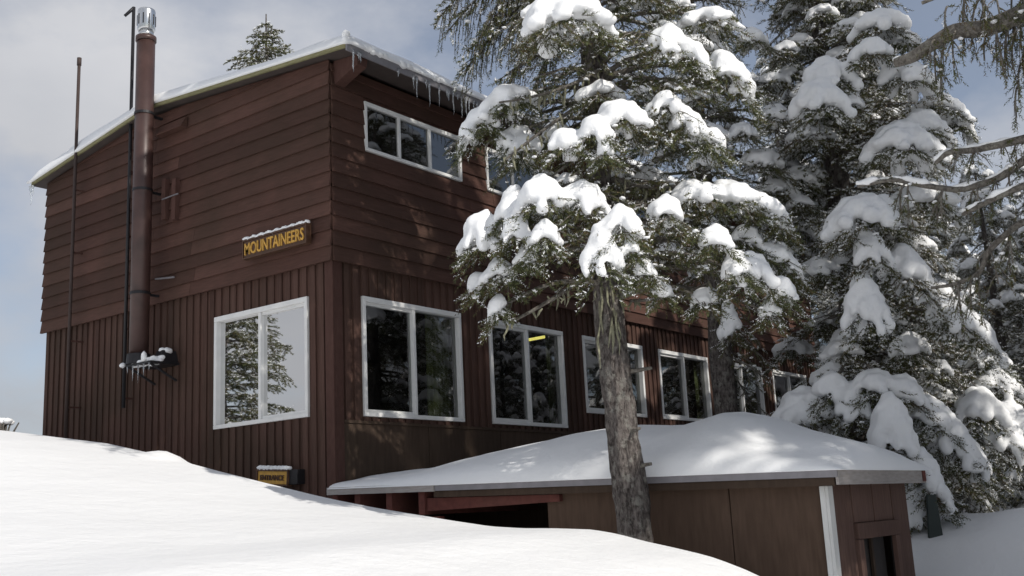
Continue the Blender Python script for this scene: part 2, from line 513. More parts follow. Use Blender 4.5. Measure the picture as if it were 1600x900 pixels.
lap_siding(LW, -FL+0.008, LEN+0.03, BRK, lambda u: 4.60, UPP, 'lap_siding', FL, seed=7)
# furring that carries the flared upper siding
mb = MB(); SW.box(mb, 0.0, DEP, 0.002, FL-0.002, BRK+0.02, 4.45)
mb.build('furring', TRIM, cabin)
mb = MB(); backing(LW, mb, 0.0, LEN, BRK+0.02, 4.45, UPP, 0.0)
mb = MB()
us = sorted({0.0, LEN, *[h[0] for h in UPP], *[h[1] for h in UPP]})
for a, b in zip(us[:-1], us[1:]):
    hs = [h for h in UPP if h[0] <= a+1e-6 and h[1] >= b-1e-6]
    for z0, z1 in ([(BRK+0.02, hs[0][2]), (hs[0][3], 4.45)] if hs else [(BRK+0.02, 4.45)]):
        LW.box(mb, a, b, 0.002, FL-0.002, z0, z1)
mb.build('furring', TRIM, cabin)

def battens(pl, u0, u1, z0, z1, holes, seed, pitch=0.122):
    rng = random.Random(seed); mb = MB(); u = u0
    while u < u1-0.06:
        w = 0.066+rng.uniform(-0.004, 0.006); d = 0.022+rng.uniform(-0.003, 0.004); a = u+rng.uniform(-0.004, 0.004); b = a+w
        segs = [(z0, z1)]
        for h in holes:
            if a < h[1] and b > h[0]:
                if a < h[0]-0.02 or b > h[1]+0.02: 
                    if a < h[0]: b = h[0]-0.002
                    else: a = h[1]+0.002
                else: segs = [(z0, h[2]-0.002), (h[3]+0.002, z1)]
        for s0, s1 in segs:
            pl.box(mb, a, b, 0.001, d, s0, s1)
        u += pitch
    return mb
battens(SW, 0.11, DEP-0.02, WALLBOT, BRK+0.01, SIDE, 3).build('battens', BATTEN, cabin)
battens(LW, 0.13, LEN-0.05, 0.96, BRK+0.01, LOW, 5).build('battens', BATTEN, cabin)
mb = MB()       # board ground behind the battens
zz = [WALLBOT, BRK]
def skin(pl, mb, u0, u1, z0, z1, holes):
    us = sorted({u0, u1, *[h[0] for h in holes], *[h[1] for h in holes]})
    for a, b in zip(us[:-1], us[1:]):
        zs = [z0]
        for h in holes:
            if h[0] <= a+1e-6 and h[1] >= b-1e-6: zs += [h[2], h[3]]
        zs.append(z1)
        for k in range(0, len(zs), 2):
            pl.box(mb, a, b, 0.0, 0.004, zs[k], zs[k+1])
skin(SW, mb, 0.0, DEP, WALLBOT, BRK+0.01, SIDE); skin(LW, mb, 0.006, LEN, 0.9, BRK+0.01, LOW)
mb.build('boarding', BATTEN, cabin)
mb = MB()       # corner boards
mb.box(-0.028, -0.001, -0.03, 0.085, WALLBOT, BRK+0.005); mb.build('corner_board', TRIM, cabin, bevel=0.004)
mb = MB(); mb.box(0.0, 0.10, -0.032, -0.005, 0.25, BRK+0.005); mb.build('corner_board', TRIM, cabin, bevel=0.004)
mb = MB(); mb.box(LEN-0.14, LEN, -0.034, -0.005, -0.6, BRK+0.005)
mb.build('corner_board', RED, cabin, bevel=0.004)  # sunlight on the far corner is put into the board's red colour
mb = MB()       # plain plywood panel low on the long wall
for k in range(10):
    mb.box(0.104+k*1.22, 0.10+(k+1)*1.22-0.004 if k < 9 else LEN-0.15, -0.022-0.002*(k % 2), -0.001, WALLBOT, 0.945)
mb.build('plywood_panel', PLY, cabin)
mb = MB(); mb.box(0.102, LEN-0.16, -0.036, -0.004, 0.946, 0.975); mb.build('drip_strip', PLY, cabin)

def window(pl, r, panes, w_out, upper=False):
    u0, u1, z0, z1 = r
    f = MB(); tw = 0.036 if upper else 0.043
    d0, d1 = -0.07, w_out
    if upper: d0 = 0.02
    pl.box(f, u0, u1, d0, d1, z1-tw*1.25, z1); pl.box(f, u0, u1, d0, d1, z0, z0+tw)
    pl.box(f, u0, u0+tw, d0+.001, d1-.001, z0+tw, z1-tw*1.25); pl.box(f, u1-tw, u1, d0+.001, d1-.001, z0+tw, z1-tw*1.25)
    fr = f.build('window', WHITE, cabin, bevel=0.005)
    iw = (u1-u0-2*tw)/panes
    for k in range(1, panes):
        s = MB()
        c = u0+tw+iw*k
        pl.box(s, c-0.02, c+0.02, 0.03 if upper else -0.05, w_out-0.012, z0+tw-0.002, z1-tw*1.25+0.002)
        s.build('mullion', WHITE, fr, bevel=0.004)
    if not upper:
        s = MB()      # a sliding sash in front of one half
        c = u0+tw+iw
        a, b = (u0+tw, c-0.023)
        for q in ((a, b, z0+tw, z0+tw+0.03), (a, b, z1-tw*1.25-0.03, z1-tw*1.25), (a, a+0.022, z0+tw+0.03, z1-tw*1.25-0.03)):
            pl.box(s, q[0], q[1], -0.045, w_out-0.03, q[2], q[3])
        s.build('sash', WHITE, fr)
    for k in range(panes):
        g = MB()
        a = u0+tw+iw*k-0.005; b = a+iw+0.01
        w = (0.048 if upper else -0.022)-0.004*(k % 2)
        g.add([pl.p(a, w, z0+tw-0.004), pl.p(b, w, z0+tw-0.004), pl.p(b, w, z1-tw*1.2), pl.p(a, w, z1-tw*1.2)], [(0, 1, 2, 3)])
        g.build('pane', GLASSU if upper else GLASS, fr)
    return fr
def curtain(pl, fr, ua, ub, z0, z1, w=-0.16):
    n = 30; mb = MB()
    for i in range(n+1):
        u = ua+(ub-ua)*i/n
        ww = w+0.02*math.sin(i*1.35)
        mb.v += [pl.p(u, ww, z0-0.05), pl.p(u, ww, z1+0.05)]
    mb.f = [(2*i, 2*i+2, 2*i+3, 2*i+1) for i in range(n)]
    mb.build('curtain', CURT, fr, True)
wins = [window(LW, r, 2, 0.036) for r in LOW]
for r in UPP: window(LW, r, 3, 0.080, True)
ws = window(SW, SIDE[0], 2, 0.036)
curtain(SW, ws, 1.70, 1.9, 0.9, 2.3, -0.13)
curtain(LW, wins[0], 1.52, 1.95, 0.9, 2.3)
curtain(LW, wins[1], 3.78, 4.05, 0.9, 2.3)
for k in (3, 4): curtain(LW, wins[k], LOW[k][1]-0.12, LOW[k][1]+0.1, 0.9, 2.3)

# roof: low gable, ridge along x
RX0, RX1 = -0.16, LEN+0.35
RP = [(-0.42, 4.60), (2.88, 4.86), (5.42, 4.50)]     # underside (y, z)
TH = 0.055
mb = MB()
for (ya, za), (yb, zb) in zip(RP[:-1], RP[1:]):
    mb.hexa([(RX0, ya, za), (RX1, ya, za), (RX1, yb, zb), (RX0, yb, zb), (RX0, ya, za+TH), (RX1, ya, za+TH), (RX1, yb, zb+TH), (RX0, yb, zb+TH)])
roof = mb.build('roof', ROOFM, cabin)
mb = MB()
for (ya, za), (yb, zb) in zip(RP[:-1], RP[1:]):
    a, b = RX0-0.022, RX0-0.002
    mb.hexa([(a, ya, za+.004), (b, ya, za+.004), (b, yb, zb+.004), (a, yb, zb+.004), (a, ya, za+TH+.01), (b, ya, za+TH+.01), (b, yb, zb+TH+.01), (a, yb, zb+TH+.01)])
mb.build('rake_board', RAKE, roof)
mb = MB(); mb.box(RX0-0.02, RX1, RP[0][0]-0.022, RP[0][0]-0.002, RP[0][1]-0.03, RP[0][1]+TH+.008); mb.build('fascia', GREYM, roof)
mb = MB()       # tapered outlook beam under the eave and its fellows further along
def outlook(mb, x):
    mb.hexa([(x, -0.40, 4.49), (x+0.13, -0.40, 4.49), (x+0.13, -0.05, 4.36), (x, -0.05, 4.36), (x, -0.40, 4.598), (x+0.15, -0.40, 4.598), (x+0.15, -0.05, 4.62), (x, -0.05, 4.62)])
for x in (0.0, 2.2, 4.4, 6.6, 8.8, 11.0):
    mb = MB(); outlook(mb, x); mb.build('outlook_beam', TRIM, roof)
# roof snow: a lumpy sheet with rounded lips
rng = random.Random(11)
us_ = np.linspace(RX0-0.05, RX1, 150); vs_ = np.linspace(-0.47, 5.49, 70)
def roof_base(y): return np.interp(y, [r[0] for r in RP], [r[1]+TH for r in RP])
def roof_snow_h(x, y):
    edge = np.minimum(np.minimum((x-us_[0])/0.22, (y-vs_[0])/0.2), np.minimum((vs_[-1]-y)/0.25, (us_[-1]-x)/0.3))
    lip = np.sqrt(np.clip(1-(1-np.clip(edge, 0, 1))**2, 0, 1))
    t = 0.125+0.05*ss(1.5, 3.2, y)*ss(6, 4, y)+0.03*lump(x*1.6+3, y*1.9)+0.035*ss(3.2, 5.0, y)
    return 0.012+lip*np.clip(t, 0.03, 1)
GX, GY = np.meshgrid(us_, vs_, indexing='ij')
T = roof_base(GY)+roof_snow_h(GX, GY)
B = roof_base(GY)+0.003
B[0, :] -= 0.02; B[:, 0] -= 0.02
n0, n1 = GX.shape; ii = np.arange(n0*n1).reshape(n0, n1)
top = np.stack([GX, GY, T], -1).reshape(-1, 3); bot = np.stack([GX, GY, B], -1).reshape(-1, 3)
q = np.stack([ii[:-1, :-1], ii[1:, :-1], ii[1:, 1:], ii[:-1, 1:]], -1).reshape(-1, 4)
def rim(ii):
    lp = np.concatenate([ii[:, 0], ii[-1, 1:], ii[::-1, -1][1:], ii[0, ::-1][1:-1]])
    return np.stack([lp, np.roll(lp, -1)], -1)
def pillow(name, top, bot, ii, mat, parent):
    n = len(top)
    q = np.stack([ii[:-1, :-1], ii[1:, :-1], ii[1:, 1:], ii[:-1, 1:]], -1).reshape(-1, 4)
    r = rim(ii)
    side = np.stack([r[:, 1], r[:, 0], r[:, 0]+n, r[:, 1]+n], -1)
    me = np_mesh(name, np.concatenate([top, bot]), np.concatenate([q, q[:, ::-1]+n, side]), mat, True)
    return link(name, me, parent)
pillow('roof_snow', top, bot, ii, SNOWR, roof)
# small crusts of snow standing on the eave corner
ICO = []
for s_ in (1, 2, 3):
    bm = bmesh.new(); bmesh.ops.create_icosphere(bm, subdivisions=s_, radius=1)
    ICO.append((np.array([v.co[:] for v in bm.verts]), np.array([[v.index for v in f.verts] for f in bm.faces]))); bm.free()
def blobs_mesh(name, cs, rs, mat, sub=1, jit=0.16, seed=0):
    """rounded, slightly irregular pieces: centres (n,3), radii (n,3)"""
    r = np.random.default_rng(seed)
    v0, f0 = ICO[sub-1]
    n = len(cs)
    k = 1+jit*r.standard_normal((n, len(v0), 1))
    v = np.asarray(cs)[:, None, :]+v0[None]*np.asarray(rs)[:, None, :]*k
    f = f0[None]+(np.arange(n)*len(v0))[:, None, None]
    return np_mesh(name, v.reshape(-1, 3), f.reshape(-1, 3), mat, True)
r_ = np.random.default_rng(5)
cs = [(-0.17, -0.42, 4.74), (-0.17, -0.42, 4.69)]; rs = [(0.045, 0.045, 0.045), (0.04, 0.04, 0.04)]
for x in (0.10, 0.17, 0.28, 0.33, 0.62, 0.70, 1.12, 1.18, 1.22, 1.6):
    cs.append((x, -0.45, 4.655+0.02*r_.random())); rs.append((0.045+0.02*r_.random(), 0.035, 0.028+0.02*r_.random()))
link('snow_crust', blobs_mesh('snow_crust', cs, rs, SNOWR, 2, 0.08), roof)
# icicles: one mesh each, hanging from the eave
def icicle_mesh(seed):
    r = random.Random(seed); mb = MB()
    pts = []; rr = []
    for i in range(8):
        t = i/7
        pts.append((0.012*r.uniform(-1, 1)*t, 0.012*r.uniform(-1, 1)*t, -t))
        rr.append(max(0.0012, 0.021*(1-t)**0.75*(1+0.2*r.uniform(-1, 1))))
    mb.tube(pts, rr, 7)
    return mb.mesh('icicle', ICE, True)
ICM = [icicle_mesh(k) for k in range(5)]
rr_ = random.Random(21)
xs = [-0.10, -0.03, 0.0, 0.55, 0.78, 0.83, 0.98, 1.03, 1.19, 1.32, 1.35, 1.42, 1.5, 1.57, 1.64, 1.7, 1.78, 1.84, 1.93, 1.99, 2.06, 2.14, 2.2, 2.3, 2.37, 2.5, 2.61, 2.7, 2.85, 3.0, 3.2, 3.5, 3.8, 4.2, 4.7, 5.2, 5.6, 6.2, 6.9, 7.5, 8.2, 9.0, 9.8, 10.6, 11.2, 11.8]
ls = [0.30, 0.12, 0.14, 0.12, 0.2, 0.32, 0.12, 0.36, 0.3, 0.12, 0.16, 0.34, 0.1]
for i, x in enumerate(xs):
    o = link('icicle', ICM[i % 5], roof, (x, RP[0][0]-0.028, RP[0][1]-0.0))
    L_ = ls[i] if i < len(ls) else rr_.uniform(0.08, 0.34)
    o.scale = (rr_.uniform(0.5, 0.8), rr_.uniform(0.5, 0.8), L_*0.82)
for y, L_ in ((5.40, 0.26), (5.36, 0.14), (5.43, 0.1)):
    o = link('icicle', ICM[1], roof, (RX0-0.03, y, 4.49)); o.scale = (0.8, 0.8, L_)

# stove pipe on the side wall
PX, PY = -0.30, 2.765
mb = MB(); mb.tube([(PX, PY, 1.86), (PX, PY, 3.1), (PX, PY, 3.105), (PX, PY, 4.4), (PX, PY, 4.405), (PX, PY, 5.66)], [0.105, 0.105, 0.108, 0.108, 0.105, 0.105], 28)
pipe = mb.build('stove_pipe', PIPE, cabin, True)
mb = MB(); mb.tube([(PX, PY, 5.635), (PX, PY, 5.69)], 0.118, 28); mb.build('collar', PIPE, pipe, True)
mb = MB(); mb.tube([(PX, PY, 5.69), (PX, PY, 5.76)], 0.085, 24)
mb.tube([(PX, PY, 5.77), (PX, PY, 5.785), (PX, PY, 6.01), (PX, PY, 6.03), (PX, PY, 6.05)], [0.094, 0.101, 0.101, 0.097, 0.055], 24)
cap_ = mb.build('pipe_cap', STEEL, pipe, True)
mb = MB()
for k in range(10):
    a = k*0.628
    mb.box(PX+0.100*math.cos(a)-0.006, PX+0.100*math.cos(a)+0.006, PY+0.100*math.sin(a)-0.006, PY+0.100*math.sin(a)+0.006, 5.83, 5.96)
mb.build('cap_slots', BLACK, pipe)
mb = MB()
for z in (2.6, 3.8, 4.72):
    mb.tube([(PX, PY, z), (PX, PY, z+0.03)], 0.113, 24)
    mb.box(PX+0.09, -0.05, PY-0.015, PY+0.015, z+0.004, z+0.028)
mb.build('wall_strap', BLACK, pipe)
mb = MB()       # support box and shelf
mb.box(-0.40, -0.03, 2.40, 2.86, 1.79, 1.812)
mb.tube([(-0.40, 2.83, 1.80), (-0.04, 2.83, 1.62)], 0.014, 6); mb.tube([(-0.40, 2.44, 1.80), (-0.04, 2.44, 1.62)], 0.014, 6)
mb.hexa([(-0.26, 2.42, 1.816), (-0.03, 2.42, 1.816), (-0.03, 2.58, 1.816), (-0.26, 2.58, 1.816), (-0.2, 2.47, 1.95), (-0.03, 2.47, 1.95), (-0.03, 2.58, 1.95), (-0.2, 2.58, 1.95)])
mb.tube([(PX, PY, 1.816), (PX, PY, 1.93)], [0.135, 0.125], 20)
mb.build('pipe_shelf', BLACK, pipe)
cs, rs = [], []
for k in range(22):
    cs.append((-0.36+0.14*r_.random(), 2.45+0.36*r_.random(), 1.818+0.02*r_.random())); rs.append((0.05, 0.06, 0.022+0.03*r_.random()))
cs += [(-0.16, 2.52, 1.955), (-0.13, 2.48, 1.95), (-0.24, 2.44, 1.86), (-0.38, 2.55, 1.87), (-0.39, 2.93, 1.82)]; rs += [(0.05, 0.05, 0.03), (0.05, 0.05, 0.035), (0.04, 0.05, 0.03), (0.03, 0.03, 0.06), (0.035, 0.03, 0.03)]
link('snow_crust', blobs_mesh('shelf_snow', cs, rs, SNOWR, 2, 0.1, 3), pipe)
mb = MB()
for k in range(0, 9, 2):
    y = 2.42+0.05*k; L_ = (0.09, 0.05, 0.14, 0.06, 0.2, 0.11, 0.17, 0.05, 0.08)[k]
    mb.tube([(-0.40, y, 1.79), (-0.40, y, 1.79-L_)], [0.009, 0.001], 6)
mb.build('icicle_row', ICE, pipe, True)
# two thin pipes
mb = MB(); mb.tube([(-0.125, 3.30, 1.4), (-0.125, 3.30, 6.32)], 0.021, 10)
mb.tube([(-0.125, 3.30, 6.31), (-0.19, 3.39, 6.21)], [0.022, 0.018], 8)
mb.build('vent_pole', BLACK, cabin, True)
mb = MB(); mb.tube([(-0.19, 4.37, 0.6), (-0.19, 4.37, 5.88)], 0.021, 10); mb.tube([(-0.19, 4.37, 5.86), (-0.19, 4.37, 5.96)], 0.029, 10)
mb.build('mast', MAST, cabin, True)
mb = MB()
for z in (1.5, 2.3, 3.4, 4.2):
    mb.box(-0.17, -0.0, 4.36, 4.38, z, z+0.02)
    mb.box(-0.106, -0.0, 3.29, 3.31, z, z+0.02)
mb.build('pole_strap', TRIM, cabin)
# small hooded vent, a pair of upright cleats and a pale stick on the siding
a = on(250, 214, 0, -0.1); b = on(290, 200, 0, -0.1)
mb = MB(); ya, yb = b[1], a[1]; zc = (a[2]+b[2])/2
mb.hexa([(-0.17, ya, zc-0.0), (-0.08, ya, zc-0.0), (-0.08, yb, zc-0.0), (-0.17, yb, zc-0.0), (-0.10, ya, zc+0.13), (-0.075, ya, zc+0.13), (-0.075, yb, zc+0.13), (-0.10, yb, zc+0.13)])
mb.build('vent_hood', SIDING, cabin)
for px in (259, 275):
    mb = MB(); c = on(px, 312, 0, -0.09)
    mb.box(-0.125, -0.06, c[1]-0.035, c[1]+0.035, c[2]-0.24, c[2]+0.24)
    mb.build('cleat', TRIM, cabin)
a = on(262, 309, 0, -0.13); mb = MB(); mb.tube([(-0.135, a[1]+0.1, a[2]), (-0.135, a[1]-0.2, a[2]+0.005)], 0.008, 6); mb.build('tie_rod', GREYM, cabin); mb = MB()
a = on(243, 436, 0, -0.1); b = on(272, 433, 0, -0.1); mb.tube([a, b], 0.011, 6)
mb.build('tie_rod', GREYM, cabin)
# strip lamp under the ceiling indoors
a = on(826, 531, 1, 0.9); b = on(858, 525, 1, 0.9)
mL, ntL, bL = mat_new('lamp_tube'); bL.inputs['Emission Color'].default_value = (1, 0.86, 0.2, 1); bL.inputs['Emission Strength'].default_value = 1.4
bL.inputs['Base Color'].default_value = (0.8, 0.7, 0.2, 1)
mb = MB(); mb.tube([a, b], 0.02, 8)
tag(mb.build('ceiling_lamp', mL), 'yellow lit strip lamp seen through the second ground floor window from the corner', 'lamp')

# ------------------------------------------------------------------ signs
def text_mesh(s, mat, w, h, depth=0.006):
    cu = bpy.data.curves.new('lettering', 'FONT'); cu.body = s; cu.extrude = depth; cu.align_x = 'CENTER'; cu.align_y = 'CENTER'; cu.resolution_u = 3
    cu.offset = 0.012
    o = bpy.data.objects.new('lettering', cu); COL.objects.link(o)
    bpy.context.view_layer.update()
    me = bpy.data.meshes.new_from_object(o.evaluated_get(bpy.context.evaluated_depsgraph_get()))
    bpy.data.objects.remove(o)
    co = np.zeros(len(me.vertices)*3); me.vertices.foreach_get('co', co); co = co.reshape(-1, 3)
    for k, q in ((0, w), (1, h)):
        lo, hi = co[:, k].min(), co[:, k].max(); co[:, k] = (co[:, k]-(lo+hi)/2)*q/(hi-lo)
    me.vertices.foreach_set('co', co.ravel()); me.materials.clear(); me.materials.append(mat); me.update()
    return me
def wall_sign(label, x, y0, y1, za, zb, h, text, face, letter, tw, th, snow):
    """board hung on the side wall, from (y1, za) at its left to (y0, zb) at its right"""
    yc, zc = (y0+y1)/2, (za+zb)/2
    t = thing('wooden_sign', label, 'sign', (x, yc, zc))
    ang = math.atan2(zb-za, y1-y0)
    t.rotation_euler = Matrix(((0, 0, -1), (-1, 0, 0), (0, 1, 0))).to_euler()   # local x right along the wall, local y up, local z outward
    t.rotation_euler = (Matrix(((0, 0, -1), (-1, 0, 0), (0, 1, 0)))@Matrix.Rotation(ang, 3, 'Z')).to_euler()
    w = y1-y0
    b = MB(); b.box(-w/2, w/2, -h/2, h/2, -0.055, 0.0); b.build('board', face, t, bevel=0.004)
    f = MB(); e = 0.014
    f.box(-w/2-e, w/2+e, h/2+.001, h/2+e+.004, -0.058, 0.012); f.box(-w/2-e, w/2+e, -h/2-e, -h/2-.001, -0.058, 0.012)
    f.box(-w/2-e, -w/2-.001, -h/2, h/2, -0.057, 0.011); f.box(w/2+.001, w/2+e, -h/2, h/2, -0.057, 0.011)
    f.build('frame', SIGNB, t)
    link('lettering', text_mesh(text, letter, w*tw, h*th), t, (0, 0, 0.006))
    if snow:
        n = 40; cs = [(-w/2+w*i/(n-1), h/2+e+0.014+0.008*math.sin(i*1.3), -0.02) for i in range(n)]; rs = [(0.03, 0.02, 0.035)]*n
        link('snow_cap', blobs_mesh('sign_snow', cs, rs, SNOWR, 2, 0.08, 8), t)
    b = MB(); b.box(-w*0.35, -w*0.3, -h*0.4, h*0.4, -0.12, -0.056); b.box(w*0.3, w*0.35, -h*0.4, h*0.4, -0.12, -0.056); b.build('batten', SIGNB, t)
    return t
A_ = on(381, 391, 0, -0.17); B_ = on(478, 364, 0, -0.17)
wall_sign('long brown board sign with yellow MOUNTAINEERS lettering high on the side wall', -0.17, B_[1], A_[1], A_[2], B_[2], 0.175, 'MOUNTAINEERS', SIGNB, SIGNY, 0.95, 0.72, True)
A_ = on(403, 746, 0, -0.14); B_ = on(449, 746, 0, -0.14)
wall_sign('small yellow board sign reading ENTRANCE just above the snow bank', -0.14, B_[1], A_[1], A_[2], B_[2]-0.005, 0.125, 'ENTRANCE', SIGNY, SIGNB, 0.8, 0.42, True)
A_ = on(452, 746, 0, -0.1); B_ = on(468, 746, 0, -0.1)
mb = MB(); mb.box(-0.13, -0.03, B_[1], A_[1], A_[2]-0.07, A_[2]+0.07)
tag(mb.build('black_box', BLACK, None, bevel=0.006), 'small black box on the battens beside the yellow sign', 'box')  # plain black block just right of the yellow sign

# ------------------------------------------------------------------ entry shed in front of the long wall
shed = thing('entry_shed', 'low brown entry shed with deep snow on its flat roof in front of the cabin', 'shed', (0, 0, 0))
YE, XE = -4.79, 1.63
def sz(y): return 0.27+(y/4.85)*0.125         # underside of the roof (falls towards the far end)
SB = -1.6
mb = MB()
mb.hexa([(0, -4.05, SB), (0.03, -4.05, SB), (0.03, -2.45, SB), (0, -2.45, SB), (0, -4.05, sz(-4.05)), (0.03, -4.05, sz(-4.05)), (0.03, -2.45, sz(-2.45)), (0, -2.45, sz(-2.45))])
mb.hexa([(0.004, YE+.03, SB), (0.03, YE+.03, SB), (0.03, -4.058, SB), (0.004, -4.058, SB), (0.004, YE+.03, sz(YE)), (0.03, YE+.03, sz(YE)), (0.03, -4.058, sz(-4.05)), (0.004, -4.058, sz(-4.05))])
mb.build('side_panel', SHEDP, shed)
mb = MB(); mb.box(XE-0.03, XE, YE+0.03, -0.05, SB, sz(YE)-0.01); mb.box(0.1, XE-0.03, -0.1, -0.07, SB, 0.2); mb.build('back_panel', PLY, shed)
mb = MB(); mb.box(0.2, XE-0.05, YE+0.1, -0.15, -1.3, -1.22); mb.build('floor', DARK, shed)
mb = MB(); mb.box(-0.028, 0.06, YE-0.012, YE+0.012, SB, sz(YE)-0.055); mb.box(-0.028, -0.004, YE+0.012, YE+0.05, SB, sz(YE)-0.055)
mb.build('corner_trim', WHITEP, shed, bevel=0.004)
# end wall: wide vertical boards, a rail, and a framed opening below it
mb = MB()
xs_ = [0.062, 0.42, 0.85, 1.26, XE]
for a, b in zip(xs_[:-1], xs_[1:]):
    for z0, z1 in ([(-0.17, sz(YE)-0.01)] if a > 0.2 and b < XE-0.01 else [(SB, sz(YE)-0.01)]):
        mb.box(a+0.012, b-0.012, YE, YE+0.022, z0, z1)
mb.build('end_boards', SHEDB, shed, bevel=0.003)
mb = MB(); mb.box(0.06, XE, YE+0.023, YE+0.035, -0.17, sz(YE)-0.012); mb.box(0.06, 0.45, YE+0.023, YE+0.035, SB, -0.172); mb.box(1.24, XE, YE+0.023, YE+0.035, SB, -0.172)
mb.build('end_backing', DARK, shed)
mb = MB(); mb.box(0.435, 1.30, YE-0.022, YE+0.018, -0.285, -0.172); mb.box(0.435, 0.53, YE-0.018, YE+0.018, SB, -0.287); mb.box(1.22, 1.30, YE-0.018, YE+0.018, SB, -0.287)
fr_ = mb.build('door_frame', SHEDB, shed, bevel=0.004)
mb = MB(); mb.box(0.86, 0.90, YE+0.05, YE+0.07, SB, -0.2); mb.build('mullion', PLY, fr_)
mb = MB(); mb.box(0.535, 1.215, YE+0.08, YE+0.09, SB, -0.2); mb.build('door_panel', DARK, fr_)
# roof with rafters
mb = MB(); x0, x1 = -0.1, XE+0.14; y0, y1 = -0.012, YE-0.1
mb.hexa([(x0, y1, sz(y1)), (x1, y1, sz(y1)), (x1, y0, sz(y0)), (x0, y0, sz(y0)), (x0, y1, sz(y1)+.045), (x1, y1, sz(y1)+.045), (x1, y0, sz(y0)+.045), (x0, y0, sz(y0)+.045)])
sroof = mb.build('roof', ROOFM, shed)
def strip(x0, x1, ya, yb, dz0, dz1):
    mb = MB(); mb.hexa([(x0, ya, sz(ya)+dz0), (x1, ya, sz(ya)+dz0), (x1, yb, sz(yb)+dz0), (x0, yb, sz(yb)+dz0), (x0, ya, sz(ya)+dz1), (x1, ya, sz(ya)+dz1), (x1, yb, sz(yb)+dz1), (x0, yb, sz(yb)+dz1)]); return mb
strip(-0.122, -0.102, -1.34, -0.01, -0.005, 0.062).build('fascia', GREYW, sroof)
strip(-0.116, -0.102, YE-0.12, -1.345, -0.0, 0.058).build('drip_edge', GREYM, sroof)
strip(-0.098, -0.075, YE-0.09, -1.32, -0.055, -0.002).build('fascia', PLY, sroof)
strip(-0.10, XE+0.15, YE-0.122, YE-0.102, -0.05, 0.065).build('fascia', GREYW, sroof)
mb = MB(); mb.box(XE+0.06, XE+0.14, YE-0.128, YE-0.124, sz(YE)-0.04, sz(YE)+0.05); mb.build('patch', RED, sroof)
for y in (-0.07, -0.36, -0.76, -1.15):
    mb = MB(); mb.box(-0.07, XE, y-0.035, y+0.035, sz(y)-0.20, sz(y)-0.003); mb.build('rafter', RED, sroof)
mb = MB(); mb.hexa([(-0.045, -2.6, sz(-2.6)-0.115), (0.0, -2.6, sz(-2.6)-0.115), (0.0, -1.19, sz(-1.2)-0.17), (-0.045, -1.19, sz(-1.2)-0.17), (-0.045, -2.6, sz(-2.6)-0.06), (0.0, -2.6, sz(-2.6)-0.06), (0.0, -1.19, sz(-1.2)-0.06), (-0.045, -1.19, sz(-1.2)-0.06)])
mb.build('header_beam', RED, sroof)
mb = MB(); mb.box(-0.03, 0.03, -1.32, -0.9, -0.06, 0.02); mb.build('sill', RED, shed)
mb = MB(); mb.box(-0.02, 0.06, -1.32, -1.24, SB, -0.062); mb.build('post', RED, shed)
# deep snow on the shed roof
prof = [(640, 741), (700, 733), (760, 716), (815, 702), (870, 690), (930, 679), (1010, 667), (1085, 667), (1120, 658), (1160, 644), (1200, 648), (1250, 667), (1300, 682), (1350, 694), (1400, 708)]
pp = np.array([on(x, y, 0, 0.95) for x, y in prof]); py_ = pp[::-1, 1]; pz_ = pp[::-1, 2]
py_ = np.concatenate([[-6], py_]); pz_ = np.concatenate([[pz_[0]-0.1], pz_])
u = np.linspace(-0.13, XE+0.27, 64); v = np.linspace(YE-0.16, -0.03, 120)
GX, GY = np.meshgrid(u, v, indexing='ij')
H = np.interp(GY, py_, pz_)-(sz(GY)+0.045)
dx = np.where(GX < 0.95, (GX-u[0])/(0.95-u[0]), (u[-1]-GX)/(u[-1]-0.95))
pr = np.clip(dx, 0, 1); ef = np.where(GX > 0.95, 0.36, 0.22); fx = ef*np.sqrt(np.clip(1-(1-np.clip(pr*9, 0, 1))**2, 0, 1))+(1-ef)*(1-(1-pr)**2.3)
ey = np.clip((GY-v[0])/0.22, 0, 1); fy = np.sqrt(np.clip(1-(1-ey)**2, 0, 1))
for _ in range(0): pz_[2:-1] = (pz_[1:-2]+2*pz_[2:-1]+pz_[3:])/4
H = np.interp(GY, py_, pz_)-(sz(GY)+0.045)
T = sz(GY)+0.05+np.clip(H, 0.05, 2)*fx*fy+0.035*lump(GX*2.1+1, GY*1.7)*np.clip(pr*3, 0, 1)*fy
B = sz(GY)+0.047
T = np.maximum(T, B+0.004)
ii = np.arange(GX.size).reshape(GX.shape)
pillow('roof_snow', np.stack([GX, GY, T], -1).reshape(-1, 3), np.stack([GX, GY, B], -1).reshape(-1, 3), ii, SNOWR, sroof)

